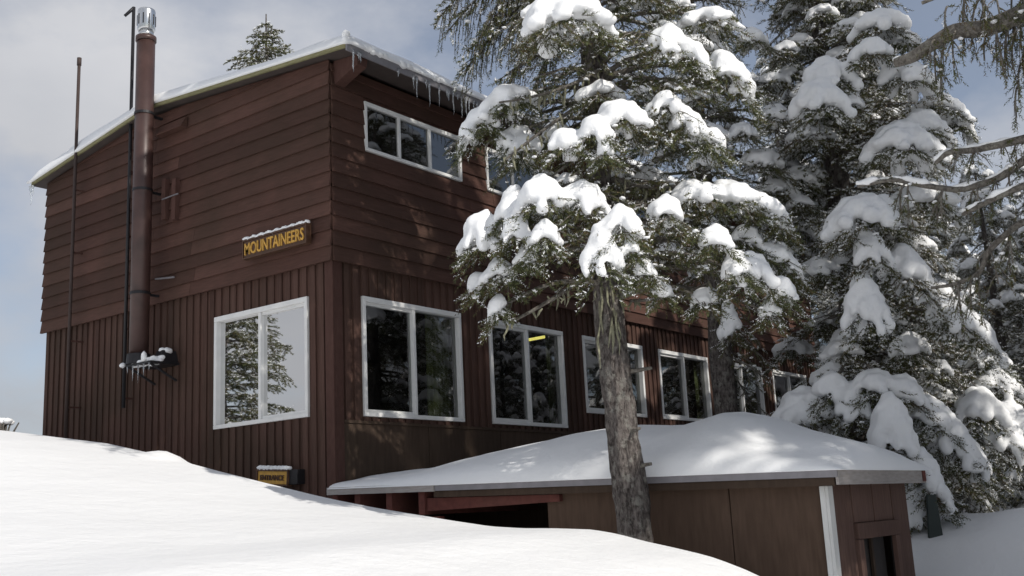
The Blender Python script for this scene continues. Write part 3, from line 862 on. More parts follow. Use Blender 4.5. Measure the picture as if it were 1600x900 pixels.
# ------------------------------------------------------------------ conifers
def needles(shoots, k, ln, wd, rng):
    """shoots: (n,7) origin, direction, length -> needle triangles"""
    s = np.asarray(shoots)
    n = len(s)
    O = s[:, :3]; D = s[:, 3:6]/(np.linalg.norm(s[:, 3:6], axis=1, keepdims=True)+1e-9); L_ = s[:, 6]
    ref = np.where(np.abs(D[:, 2:3]) < 0.85, np.array([[0, 0, 1.0]]), np.array([[1.0, 0, 0]]))
    A = np.cross(D, ref); A /= np.linalg.norm(A, axis=1, keepdims=True)
    Bv = np.cross(D, A)
    t = (np.arange(k)+rng.random((n, k)))/k
    ph = rng.random((n, 1))*6.28+np.arange(k)[None]*2.4
    up_ = rng.normal(0.9, 0.18, (n, k))
    radial = A[:, None]*np.cos(ph)[..., None]+Bv[:, None]*np.sin(ph)[..., None]
    dirn = D[:, None]*np.cos(up_)[..., None]+radial*np.sin(up_)[..., None]
    base = O[:, None]+D[:, None]*(t*L_[:, None])[..., None]
    ll = ln*rng.uniform(0.75, 1.25, (n, k))*(1-0.35*t)
    side = np.cross(dirn, D[:, None]+0.3*rng.standard_normal((n, k, 3)))
    side /= (np.linalg.norm(side, axis=2, keepdims=True)+1e-9)
    w = wd*rng.uniform(0.7, 1.3, (n, k))[..., None]
    v = np.stack([base-side*w*0.5, base+side*w*0.5, base+dirn*ll[..., None]], 2).reshape(-1, 3)
    return v, np.arange(len(v)).reshape(-1, 3)

def bez(p0, p1, p2, n):
    t = np.linspace(0, 1, n)[:, None]
    return (1-t)**2*p0+2*t*(1-t)*p1+t*t*p2
def unit(v): return v/(np.linalg.norm(v)+1e-9)

class Tree:
    def __init__(s, seed, needle=(14, 0.028, 0.0075), spread=0.3):
        s.rng = np.random.default_rng(seed); s.sh = []; s.wood = MB(); s.twig = MB(); s.snow = []; s.dust = []; s.lich = MB()
        s.needle = needle; s.frost = spread
    def limb(s, pts, r0, width, bare=0.15, dens=1.0, snow=0.0, dust=0.25, droop=0.3):
        """a limb with side twigs; pts (n,3) from the trunk out"""
        rng = s.rng
        n = len(pts)
        s.wood.tube(pts, np.linspace(r0, 0.006, n), 6, False)
        seg = np.linalg.norm(np.diff(pts, axis=0), axis=1); Lt = seg.sum()
        step = 0.075/dens
        for t in np.arange(bare*Lt, Lt, step):
            f = t/Lt
            k = min(n-2, int(np.searchsorted(np.cumsum(seg), t)))
            a = (t-(np.cumsum(seg)[k]-seg[k]))/max(seg[k], 1e-6)
            p = pts[k]*(1-a)+pts[k+1]*a
            T = unit(pts[k+1]-pts[k])
            S = np.cross(T, [0, 0, 1.0]); S = unit(S) if np.linalg.norm(S) > 0.1 else np.array([1.0, 0, 0])
            for sg in (-1, 1):
                if rng.random() < 0.12: continue
                wl = width*(0.25+0.75*math.sin(math.pi*min(1, 0.22+0.7*(1-f))))*rng.uniform(0.6, 1.15)
                d = unit(T*rng.uniform(0.35, 0.8)+S*sg*rng.uniform(0.6, 1.0)+np.array([0, 0, rng.uniform(-droop-0.3, 0.12)]))
                e = p+d*wl+np.array([0, 0, -droop*wl*0.5])
                q = np.stack([p, p+d*wl*0.55, e])
                if wl > 0.1: s.twig.tube(q, [0.006, 0.004, 0.002], 3, False)
                m = max(1, int(wl/0.05))
                for j in range(m):
                    u_ = (j+rng.random())/m
                    o = bez(q[0], q[1], q[2], 3)[1] if m == 1 else (q[0]*(1-u_)**2+2*u_*(1-u_)*q[1]+u_*u_*q[2])
                    side = np.cross(d, [0, 0, 1.0])*rng.choice([-1, 1])
                    dd = d*0.8+side*rng.uniform(0.1, 0.75)+np.array([0, 0, rng.uniform(-0.45, 0.2)])
                    s.sh.append((*o, *dd, rng.uniform(0.06, 0.11)))
                    if rng.random() < dust*0.30:
                        rr = rng.uniform(0.006, 0.019)
                        s.dust.append((*(o+dd*0.03+np.array([0, 0, 0.012])), rr*1.5, rr*1.5, rr*0.75))
            if rng.random() < 0.6:
                s.sh.append((*p, *(T+rng.normal(0, 0.3, 3)), 0.09))
        s.sh.append((*pts[-1], *(pts[-1]-pts[-2]), 0.11))
        if snow > 0:        # a ridge of snow along the outer limb
            for t in ([rng.uniform(0.68, 0.9)] if Lt < 0.8 else [rng.uniform(0.45, 0.6), rng.uniform(0.78, 0.92)]):
                i_ = min(n-2, int(t*(n-1))); p = pts[i_]
                hw_ = snow*rng.uniform(1.9, 3.6)
                s.clump(p+np.array([0, 0, 0.02]), hw_, hw_*rng.uniform(0.38, 0.6), unit(pts[-1]-pts[0]), 0.0)
    def pillow_at(s, c, rx, ry, rz):
        s.snow.append((*c, max(rx, 0.03), max(ry, 0.03), max(rz, 0.026)))
    def clump(s, c, hw, hh, out, lean=0.0, n=None, thick=0.8):
        """a rounded load of snow about 2hw wide and 2hh high on a spray that hangs outwards along out"""
        rng = s.rng
        right = np.array([RT[0], RT[1], 0]); right /= np.linalg.norm(right)
        fwd = np.array([fw[0], fw[1], 0]); fwd /= np.linalg.norm(fwd)
        hh = hh*1.36; hw = hw*1.16
        s.pillow_at(c+np.array([0, 0, hh*0.18]), hw*0.62, hw*0.55, hh*0.66)
        n = n or int(6+hw*12)
        th0 = rng.uniform(0, 6.28)
        for k in range(n):
            th = th0+6.283*k/n+rng.uniform(-0.25, 0.25); ca, sa = math.cos(th), math.sin(th)
            ext = rng.uniform(0.75, 1.12); w0 = rng.uniform(0.26, 0.36)
            for j in range(5):
                f = (j+0.6)/5*ext
                p = c+right*ca*hw*f+fwd*sa*hw*0.78*f+np.array([0, 0, hh*(0.35-1.15*f*f)-lean*ca*f*hh*1.1])
                q = w0*(1-0.45*f*f)
                s.pillow_at(p, hw*q+0.012, hw*q+0.012, hh*(0.30+0.3*rng.random())*(1-0.3*f)+0.012)
        # fringe of green that shows under the load
        for k in range(int(40+hw*260)):
            a = rng.uniform(-1, 1); b = rng.uniform(-0.9, 0.9)
            f2 = a*a+b*b; zz = hh*(0.05-1.05*f2)-lean*a*hh*1.1
            p = c+right*a*hw*1.0+fwd*b*hw*0.75+np.array([0, 0, zz-0.02])
            d = right*a*0.8+fwd*b*0.6+np.array([0, 0, -rng.uniform(0.25, 1.0)])
            s.sh.append((*p, *d, rng.uniform(0.07, 0.13)))
    def finish(s, root, base, trunk, bark, need, voxel=0.021, lichen=True):
        b = np.array(base)
        def off(me):
            co = np.zeros(len(me.vertices)*3, np.float32); me.vertices.foreach_get('co', co)
            me.vertices.foreach_set('co', (co.reshape(-1, 3)-b.astype(np.float32)).ravel()); me.update(); return me
        link('trunk', off(trunk), root)
        link('branches', off(s.wood.mesh('branches', LIMB, True)), root)
        tag(link('twigs', off(s.twig.mesh('twigs', LIMB)), root), kind='stuff')
        v, f = needles(s.sh, *s.needle, s.rng)
        link('crown', off(np_mesh('crown', v, f, need)), root)
        k_ = s.rng.random(len(s.sh)) < s.frost
        fs = np.array(s.sh)[k_]; fs[:, 2] += 0.008; fs[:, 5] += 0.15
        v, f = needles(fs, max(6, s.needle[0]-5), s.needle[1]*0.85, s.needle[2]*1.15, s.rng)
        tag(link('frost', off(np_mesh('frost', v, f, SNOWT)), root), kind='stuff')
        if s.lich.v: tag(link('lichen', off(s.lich.mesh('lichen', LICHEN)), root), kind='stuff')
        if s.snow:
            a = np.array(s.snow); v0, f0 = ICO[1]
            vv = v0.copy(); vv[:, 2] = np.where(vv[:, 2] < 0, vv[:, 2]*0.6, vv[:, 2])
            V = a[:, None, :3]+vv[None]*a[:, None, 3:]; F = f0[None]+(np.arange(len(a))*len(v0))[:, None, None]
            me = np_mesh('t', V.reshape(-1, 3), F.reshape(-1, 3), SNOWT)
            o = link('t', me)
            m = o.modifiers.new('r', 'REMESH'); m.mode = 'VOXEL'; m.voxel_size = voxel
            m2 = o.modifiers.new('s', 'SMOOTH'); m2.factor = 0.5; m2.iterations = 3
            bpy.context.view_layer.update()
            me2 = bpy.data.meshes.new_from_object(o.evaluated_get(bpy.context.evaluated_depsgraph_get()))
            bpy.data.objects.remove(o)
            me2.name = 'snow_load'
            co = np.zeros(len(me2.vertices)*3, np.float32); me2.vertices.foreach_get('co', co); co = co.reshape(-1, 3)
            nn = np.zeros(len(me2.vertices)*3, np.float32); me2.vertices.foreach_get('normal', nn); nn = nn.reshape(-1, 3)
            d = 0.015*(np.sin(co[:, 0]*23+co[:, 2]*17)*np.sin(co[:, 1]*21+co[:, 0]*9+1)+0.6*np.sin(co[:, 2]*41+co[:, 1]*37)*np.sin(co[:, 0]*47+2))
            me2.vertices.foreach_set('co', (co+nn*d[:, None]).ravel())
            me2.materials.clear(); me2.materials.append(SNOWT); me2.shade_smooth()
            tag(link('snow_load', off(me2), root), kind='stuff')
        if s.dust:
            a = np.array(s.dust)
            tag(link('snow_dusting', off(blobs_mesh('snow_dusting', a[:, :3], a[:, 3:], SNOWT, 1, 0.2, 4)), root), kind='stuff')

def trunk_mesh(path, radii, n=22, seed=0, rough=0.06, sub=14):
    """bark column with flutes and knobs"""
    path = np.array(path, float); radii = np.array(radii, float)
    ts = np.linspace(0, len(path)-1, (len(path)-1)*sub+1)
    P = np.stack([np.interp(ts, range(len(path)), path[:, k]) for k in range(3)], -1); R_ = np.interp(ts, range(len(path)), radii)
    V = []; 
    for i, (p, r) in enumerate(zip(P, R_)):
        for k in range(n):
            a = 2*math.pi*k/n
            q = Vector((math.cos(a)*3.2, math.sin(a)*3.2, p[2]*2.6+seed))
            d = mnoise.fractal(q, 0.9, 2.2, 4)
            rr = r*(1+rough*2.2*d)
            V.append((p[0]+rr*math.cos(a), p[1]+rr*math.sin(a), p[2]))
    m = len(P)
    F = [(i*n+k, i*n+(k+1) % n, (i+1)*n+(k+1) % n, (i+1)*n+k) for i in range(m-1) for k in range(n)]
    return np_mesh('trunk', np.array(V), np.array(F), BARK, True)

RTH = np.array([RT[0], RT[1], 0]); RTH /= np.linalg.norm(RTH)
FWH = np.array([fw[0], fw[1], 0]); FWH /= np.linalg.norm(FWH)

def clump_limb(T, axis_xy, px, py, hw_px, hh_px, doff, lean=0.0, rise=0.22, filler=True, snowy=True):
    """one loaded bough read off the photograph: its load's centre in pixels, half size in pixels, depth in front of (-) or behind (+) the trunk"""
    rng = T.rng
    d = depth_of((axis_xy[0], axis_xy[1], 1.5))+doff
    c = at_depth(px, py, d); m = d/FPX
    hw, hh = hw_px*m, hh_px*m
    h = np.array([c[0]-axis_xy[0], c[1]-axis_xy[1], 0]); dist = np.linalg.norm(h); out = unit(h) if dist > 0.05 else -FWH
    p0 = np.array([axis_xy[0], axis_xy[1], c[2]+rise*dist-0.05])
    p2 = c+out*hw*0.7+np.array([0, 0, -hh*1.0])
    p1 = (p0+c)/2+np.array([0, 0, 0.10+0.14*dist])
    pts = bez(p0, p1, p2, 12)
    T.limb(pts, 0.014+0.012*dist, min(0.42, 0.16+hw*0.9), bare=0.18, dens=1.0, dust=0.4)
    if snowy: T.clump(c, hw, hh, out, lean)
    return pts

def filler_limbs(T, axis_xy, z0, z1, rfun, per_m=16, snow=0.045, ang=(0, 6.283), width=0.34, dens=0.85, dust=0.35, snowp=0.5, fall=0.35):
    rng = T.rng
    n = int((z1-z0)*per_m)
    for k in range(n):
        z = z0+(z1-z0)*(k+rng.random())/n
        a = rng.uniform(*ang) if ang != (0, 6.283) else (k*2.399+rng.uniform(-0.4, 0.4))
        L_ = rfun(z)*rng.uniform(0.6, 1.05)
        if L_ < 0.12: continue
        o = np.array([math.cos(a), math.sin(a), 0])
        p0 = np.array([axis_xy[0], axis_xy[1], z])
        p1 = p0+o*L_*0.5+np.array([0, 0, 0.07*L_])
        p2 = p0+o*L_+np.array([0, 0, -fall*L_*rng.uniform(0.6, 1.3)])
        T.limb(bez(p0, p1, p2, 10), 0.010+0.012*L_, width*min(1, 0.45+L_*0.4), 0.2, dens, snow if rng.random() < snowp else 0, dust)

def hang_lichen(T, pts, n, L_=(0.08, 0.3)):
    rng = T.rng
    for k in range(n):
        p = pts[rng.integers(0, len(pts))]+rng.normal(0, 0.015, 3)
        l = rng.uniform(*L_)
        q = [p]; 
        for j in range(3): q.append(q[-1]+np.array([rng.normal(0, 0.012), rng.normal(0, 0.012), -l/3]))
        T.lich.tube(q, [0.007, 0.011, 0.008, 0.002], 4, False)

# ---- the fir that stands before the shed
MB_ = on(991, 842, 0, -0.31)
MX, MY = float(MB_[0]), float(MB_[1])
mroot_z = float(terrain_z(MX, MY))-0.25
fir = thing('snowy_fir_tree', 'snow laden fir with a bare grey trunk standing in front of the shed roof', 'tree', (MX, MY, mroot_z))
T = Tree(101)
def mtx(z):  # gentle sweep of the stem
    s = float(np.interp(z, [-1, 0, 0.8, 1.6, 2.5, 3.3, 5, 9], [0.01, 0.0, -0.05, -0.085, -0.085, -0.065, -0.03, 0]))
    return (MX+RTH[0]*s, MY+RTH[1]*s)
zz = [mroot_z, 0.0, 0.6, 1.2, 1.8, 2.4, 3.2, 4.4, 6.4, 9.8]
assert len(zz) == 10
tr = trunk_mesh([(*mtx(z), z) for z in zz], [0.145, 0.119, 0.113, 0.108, 0.108, 0.096, 0.092, 0.085, 0.07, 0.015], 44, 3.0, 0.10, 26)
ax = (MX, MY)
for args in [
    (885, 24, 62, 30, -0.55), (845, 40, 24, 20, -0.6), (930, 42, 24, 18, -0.5), (1045, 62, 26, 24, -0.35, 0.3), (1082, 85, 22, 20, -0.35, 0.5), (1108, 32, 42, 14, 0.1, 0.2), (1138, 112, 32, 26, -0.15, 0.7), (1158, 140, 16, 16, -0.15, 0.6),
    (790, 158, 40, 20, 0.0, -0.6), (745, 192, 26, 20, 0.0, -0.7), (800, 212, 22, 12, 0.1, -0.7),
    (884, 220, 26, 18, -0.7), (930, 200, 24, 20, -0.75), (968, 182, 38, 22, -0.6, -0.1), (944, 232, 10, 12, -0.8), (1040, 165, 28, 16, -0.45), (1075, 192, 28, 22, -0.45, 0.4), (1112, 218, 20, 16, -0.4, 0.5),
    (845, 302, 33, 27, -0.8), (910, 312, 34, 25, -0.75, 0.15), (800, 320, 24, 24, -0.6, -0.2), (806, 352, 22, 26, -0.75), (752, 362, 27, 30, -0.5, -0.2), (732, 368, 12, 18, -0.4, -0.4), (850, 362, 20, 18, -0.9),
    (968, 348, 28, 24, -1.0), (938, 392, 27, 36, -1.05), (985, 385, 10, 14, -1.0), (1040, 327, 24, 21, -0.75, 0.2),
    (1085, 303, 40, 18, -0.3), (1140, 306, 42, 20, -0.2, 0.15), (1192, 325, 34, 20, -0.1, 0.35), (1222, 348, 16, 14, -0.1, 0.5),
    (1120, 372, 24, 18, -0.6, 0.3), (1165, 372, 22, 16, -0.1, 0.3), (1205, 398, 34, 18, 0.0, 0.5), (1178, 425, 34, 26, -0.4, 0.3), (1222, 452, 22, 18, -0.3, 0.5), (1150, 415, 20, 20, -0.55), (1200, 482, 13, 14, -0.3), (1238, 420, 14, 14, 0.0, 0.5),
    (775, 424, 24, 16, -0.5, -0.5), (748, 440, 16, 12, -0.4, -0.5), (822, 398, 16, 14, -0.7), (778, 476, 14, 16, -0.5, -0.5), (1100, 465, 18, 12, -0.3), (1005, 420, 14, 14, -0.6), (1035, 450, 12, 14, -0.4)]:
    clump_limb(T, ax, *args)
filler_limbs(T, ax, 2.35, 5.0, lambda z: float(np.interp(z, [2.3, 2.8, 3.6, 5], [0.75, 1.0, 1.0, 1.0])), 18, 0.045, dust=0.6, snowp=0.5)
filler_limbs(T, ax, 5.0, 9.6, lambda z: float(np.interp(z, [5, 7, 9.7], [1.6, 1.55, 0.4])), 30, 0.05, dust=0.6, snowp=0.5, dens=1.35, width=0.42)
# the long dark bough that hangs towards the roof, nearly free of snow
for (px, py, d_) in ((700, 30, 0.25), (735, 60, 0.2), (725, 95, 0.3), (790, 40, 0.1), (760, 15, 0.1), (800, 95, 0.0), (690, 5, 0.3), (830, 130, 0.0)):
    c = at_depth(px, py, depth_of((MX, MY, 3))+d_)
    p0 = np.array([MX, MY, c[2]+0.75]); p1 = (p0+c)/2+np.array([0, 0, 0.25])
    T.limb(bez(p0, p1, c+np.array([0, 0, -0.1]), 14), 0.022, 0.30, 0.3, 1.7, 0, 0.12, 0.7)
# bare, lichened lower boughs
for (pa, pb, pc, r) in (((935, 418), (865, 470), (795, 505), 0.022), ((985, 470), (1050, 470), (1110, 440), 0.013), ((930, 150), (860, 190), (790, 250), 0.018), ((935, 110), (870, 150), (780, 160), 0.016), ((930, 250), (880, 290), (830, 300), 0.014), ((960, 280), (1010, 300), (1060, 290), 0.014)):
    dd = depth_of((MX, MY, 2))
    q = bez(np.array(at_depth(*pa, dd)), np.array(at_depth(*pb, dd-0.25)), np.array(at_depth(*pc, dd-0.4)), 12)
    T.wood.tube(q, np.linspace(r, r*0.45, 12), 8, False)
    hang_lichen(T, q, 16, (0.05, 0.16))
for k in range(45):         # lichen strands under the crown and on the stem
    z = T.rng.uniform(1.35, 2.15); a = T.rng.uniform(3.0, 6.2)
    p = np.array([MX-RTH[0]*0.085+0.108*math.cos(a), MY-RTH[1]*0.085+0.108*math.sin(a), z])
    hang_lichen(T, p[None], 1, (0.08, 0.35))
for z, a, L_ in ((1.0, 5.2, 0.1), (0.55, 4.2, 0.07), (1.45, 3.6, 0.16), (1.7, 5.9, 0.2), (0.3, 5.0, 0.05)):   # broken stubs
    p = np.array([MX, MY, z]); o = np.array([math.cos(a), math.sin(a), 0.1]); T.wood.tube([p, p+o*(0.12+L_)], [0.022, 0.012], 7)
T.finish(fir, (MX, MY, mroot_z), tr, BARK, NEED)

def plain_trunk(x, y, z0, z1, r, seed):
    n = 9; zs = np.linspace(z0, z1, n)
    rr = random.Random(seed); w = rr.uniform(0, 6)
    return trunk_mesh([(x+0.05*math.sin(z*0.7+w)*(z-z0)/(z1-z0), y+0.05*math.cos(z*0.6+w)*(z-z0)/(z1-z0), z) for z in zs], [r*(1-0.93*i/(n-1)) for i in range(n)], 18, seed, 0.06, 8)

# ---- slimmer fir between the shed and the long wall
SX, SY = 3.15, -2.55
sz0 = float(terrain_z(SX, SY))-0.2
t2 = thing('snowy_fir_tree', 'slim fir with a mossy trunk between the shed and the cabin windows', 'tree', (SX, SY, sz0))
T = Tree(202)
q = on(1158, 560, 1, SY)
for args in [(1140, 500, 15, 26, -0.2), (1105, 462, 18, 12, 0.0), (1180, 372, 26, 14, 0.2, 0.3), (1100, 250, 22, 14, 0.1), (1190, 250, 30, 16, 0.1, 0.3), (1215, 295, 26, 14, 0.2, 0.3), (1060, 130, 20, 12, 0.1), (1175, 60, 24, 14, 0.2), (1215, 180, 22, 14, 0.1, 0.3), (1160, 205, 20, 12, 0.0)]:
    clump_limb(T, (SX, SY), *args)
filler_limbs(T, (SX, SY), 2.6, 8.0, lambda z: float(np.interp(z, [2.6, 4, 8], [1.05, 1.1, 0.3])), 15, 0.05, dust=0.5, snowp=0.6)
filler_limbs(T, (SX, SY), 1.35, 2.6, lambda z: 0.5, 12, 0.0, dust=0.5, ang=(4.6, 6.6), fall=0.8)
T.finish(t2, (SX, SY, sz0), plain_trunk(SX, SY, sz0, 8.2, 0.15, 5), BARK, NEED2, 0.024)

# ---- the broad fir behind the shed on the right
BX, BY = 4.25, -3.62
bz0 = float(terrain_z(BX, BY))-0.25
t3 = thing('snowy_fir_tree', 'broad fir with heavy snow pillows and low drooping boughs behind the shed end', 'tree', (BX, BY, bz0))
T = Tree(303, (12, 0.033, 0.0095), 0.62)
for args in [(1375, 38, 36, 16, -0.4), (1418, 62, 18, 12, -0.4, 0.5), (1362, 78, 26, 14, -0.6), (1296, 118, 34, 22, -0.5), (1280, 156, 34, 24, -0.7), (1330, 160, 14, 10, -0.6), (1420, 118, 34, 18, -0.5, 0.4), (1470, 165, 30, 14, -0.2, 0.5), (1445, 192, 28, 18, -0.5, 0.5), (1498, 190, 18, 16, -0.1, 0.6),
    (1412, 222, 46, 24, -0.6, 0.2), (1462, 210, 20, 14, -0.4, 0.6), (1345, 335, 44, 24, -0.9, -0.1), (1318, 355, 20, 16, -0.9), (1382, 325, 18, 16, -0.8, 0.4), (1440, 308, 42, 16, -0.3), (1478, 322, 16, 16, -0.3, 0.6), (1360, 390, 22, 22, -1.0), (1412, 415, 30, 26, -0.8, 0.2), (1438, 438, 18, 22, -0.8, 0.6),
    (1278, 420, 28, 13, -0.1, -0.1), (1352, 472, 26, 36, -1.1), (1495, 498, 30, 22, -0.7, 0.4), (1530, 520, 22, 24, -0.6, 0.6), (1470, 480, 20, 14, -0.6), (1420, 540, 26, 16, -0.3),
    (1250, 640, 40, 24, -0.6, -0.5), (1225, 655, 22, 14, -0.5, -0.4), (1300, 605, 26, 18, -0.8), (1330, 632, 22, 22, -0.9), (1370, 600, 30, 18, -0.9, 0.3), (1392, 668, 28, 42, -1.2), (1415, 610, 24, 20, -0.9, 0.3), (1455, 650, 34, 22, -0.8, 0.6), (1490, 690, 32, 30, -0.8, 0.6), (1520, 712, 20, 20, -0.7, 0.6),
    (1535, 640, 34, 26, -0.3, 0.4), (1575, 690, 28, 30, -0.3, 0.4), (1580, 655, 30, 22, -0.1, 0.4), (1445, 740, 26, 30, -1.2, 0.5), (1465, 770, 18, 16, -1.2, 0.6), (1425, 790, 16, 26, -1.2), (1560, 600, 30, 18, 0.1, 0.3), (1545, 560, 26, 14, 0.2, 0.3)]:
    args = list(args); args[4] = args[4]*1.25-0.45; args[2] *= 1.14; args[3] *= 1.14; clump_limb(T, (BX, BY), *args)
LEFT_A = math.atan2(-RTH[1], -RTH[0]) % 6.283
def brf(z): return float(np.interp(z, [0, 1.0, 3, 5.5, 8.8], [1.35, 1.35, 1.15, 0.85, 0.3]))
filler_limbs(T, (BX, BY), 0.2, 1.0, brf, 22, 0.06, dust=0.7, width=0.46, snowp=0.7)
filler_limbs(T, (BX, BY), 1.0, 2.7, brf, 20, 0.06, dust=0.7, width=0.46, snowp=0.7, ang=(LEFT_A+0.75, LEFT_A+5.5))
filler_limbs(T, (BX, BY), 2.7, 8.5, brf, 22, 0.055, dust=0.9, width=0.44, snowp=0.9)
T.finish(t3, (BX, BY, bz0), plain_trunk(BX, BY, bz0, 9.2, 0.2, 9), BARK, NEED2, 0.026)

# ---- dark old tree outside the right edge whose bare boughs reach into view
EX, EY = 0.9, -7.75
ez0 = float(terrain_z(EX, EY))-0.25
t4 = thing('old_conifer', 'old dark conifer at the right edge with bare grey boughs reaching inward', 'tree', (EX, EY, ez0))
T = Tree(404, (14, 0.03, 0.0075), 0.08)
de = 7.3
def bough(pts_px, r0, r1, dep):
    P = [np.array(at_depth(x, y, d_)) for (x, y), d_ in zip(pts_px, dep)]
    ts = np.linspace(0, len(P)-1, len(P)*5)
    Q = np.stack([np.interp(ts, range(len(P)), [p[k] for p in P]) for k in range(3)], -1)
    for _ in range(2): Q[1:-1] = (Q[:-2]+2*Q[1:-1]+Q[2:])/4
    st = np.array([EX, EY, Q[0][2]+0.25])
    Q = np.concatenate([bez(st, (st+Q[0])/2+np.array([0, 0, .12]), Q[0], 6)[:-1], Q])
    T.wood.tube(Q, np.linspace(r0, r1, len(Q)), 9, False)
    return Q
b1 = bough([(1640, 5), (1590, 25), (1540, 45), (1490, 48), (1455, 70), (1425, 90), (1400, 98)], 0.075, 0.035, [7.0, 7.1, 7.2, 7.3, 7.4, 7.5, 7.6])
b2 = bough([(1650, 205), (1580, 222), (1520, 235), (1480, 238), (1462, 255)], 0.036, 0.014, [7.0, 7.2, 7.4, 7.5, 7.55])
b3 = bough([(1660, 225), (1600, 250), (1560, 280), (1500, 298), (1440, 290), (1395, 280), (1340, 292)], 0.036, 0.010, [7.0, 7.2, 7.3, 7.5, 7.6, 7.7, 7.8])
b4 = bough([(1660, 270), (1600, 290), (1550, 312), (1505, 335)], 0.03, 0.014, [6.9, 7.1, 7.2, 7.4])
b5 = bough([(1650, 330), (1590, 350), (1545, 390), (1530, 430), (1490, 445), (1455, 450)], 0.03, 0.01, [7.2, 7.3, 7.4, 7.4, 7.5, 7.6])
b6 = bough([(1700, -30), (1640, -25), (1560, -15), (1500, -20), (1440, 5)], 0.04, 0.012, [7.0, 7.1, 7.2, 7.3, 7.4])
for Q, spots, L_ in ((b1, (9, 15, 21, 26), 0.38), (b6, (8, 12, 15, 18, 21), 0.4), (b2, (9, 12, 16, 20), 0.25), (b3, (10, 14, 19, 24, 30), 0.3), (b5, (8, 12, 17, 22, 27), 0.3)):
    for k in spots:         # short twigs with hanging needles
        if k >= len(Q): continue
        for sgn in (-1, 1):
            p = Q[k]; a = T.rng.uniform(-0.5, 0.5)
            o = RTH*T.rng.uniform(-0.9, 0.2)+FWH*sgn*0.5
            e = p+o*L_*0.5+np.array([0, 0, -L_*T.rng.uniform(0.5, 1.0)*(1 if Q is not b2 else 0.3)])
            T.limb(bez(p, p+o*L_*0.45, e, 8), 0.008, 0.13, 0.25, 1.1, 0, 0.3, 0.8)
for (px, py) in ((1560, 75), (1585, 90), (1598, 60), (1575, 60), (1595, 130), (1590, 165), (1602, 100), (1540, 20), (1510, 10), (1480, 40)):
    p = np.array(at_depth(px, py-30, 7.15)); T.limb(bez(p, p+np.array([0, 0, -0.03])-RTH*0.03, p+np.array([0, 0, -0.22])-RTH*0.04, 7), 0.007, 0.12, 0.0, 1.3, 0, 0.05, 0.9)
cs = [q_ for Q in (b1, b2, b3, b4) for q_ in Q[6:]]
for q_ in cs:
    T.pillow_at(q_+np.array([0, 0, 0.02]), 0.03, 0.03, 0.026)
filler_limbs(T, (EX, EY), 0.9, 10.5, lambda z: float(np.interp(z, [0.5, 2, 6, 11], [1.2, 1.5, 1.4, 0.4])), 11, 0.06, dust=0.35, ang=(2.9, 6.4), width=0.42)
T.finish(t4, (EX, EY, ez0), plain_trunk(EX, EY, ez0, 11, 0.24, 14), BARK, NEED2, 0.024)

# ---- forest firs: three models, each further tree a copy of its parts
def forest_model(seed, H, R_, clumps=46, snow=0.055):
    root = thing('forest_fir', 'x', 'tree', (0, 0, 0), 'firs of the snowy wood')
    T = Tree(seed, (10, 0.04, 0.013), 0.6)
    rng = T.rng
    rf = lambda z: R_*float(np.interp(z/H, [0, 0.12, 0.5, 1.0], [0.85, 1.0, 0.72, 0.1]))
    filler_limbs(T, (0, 0), 0.5, H*0.97, rf, 9.5, snow, dust=0.6, width=0.48, dens=0.8, snowp=0.55, fall=0.5)
    for k in range(clumps):
        z = H*0.95*((k+rng.random())/clumps)**1.15; a = rng.uniform(0, 6.283); d = rf(z)*rng.uniform(0.6, 0.95)
        hw = rng.uniform(0.16, 0.32)*(1.1-0.5*z/H); c = np.array([d*math.cos(a), d*math.sin(a), z-0.1*d])
        T.clump(c, hw, hw*rng.uniform(0.55, 0.8), unit(c*np.array([1, 1, 0])))
    T.finish(root, (0, 0, 0), plain_trunk(0, 0, -0.4, H, 0.19, seed), BARK, NEED2, 0.032)
    return root
def place(root, label, x, y, rot, s, first, z=None):
    if first: r = root; ch = []
    else:
        r = root.copy(); COL.objects.link(r)
        for c in root.children:
            d = c.copy(); COL.objects.link(d); d.parent = r
    r.location = (x, y, float(terrain_z(x, y)) if z is None else z); r.rotation_euler = (0, 0, rot); r.scale = (s, s, s)
    r['label'] = label
    return r
F1 = forest_model(501, 10.5, 2.0); F2 = forest_model(502, 9.0, 1.8, 54, 0.065); F3 = forest_model(503, 12.0, 1.9, 36, 0.05)
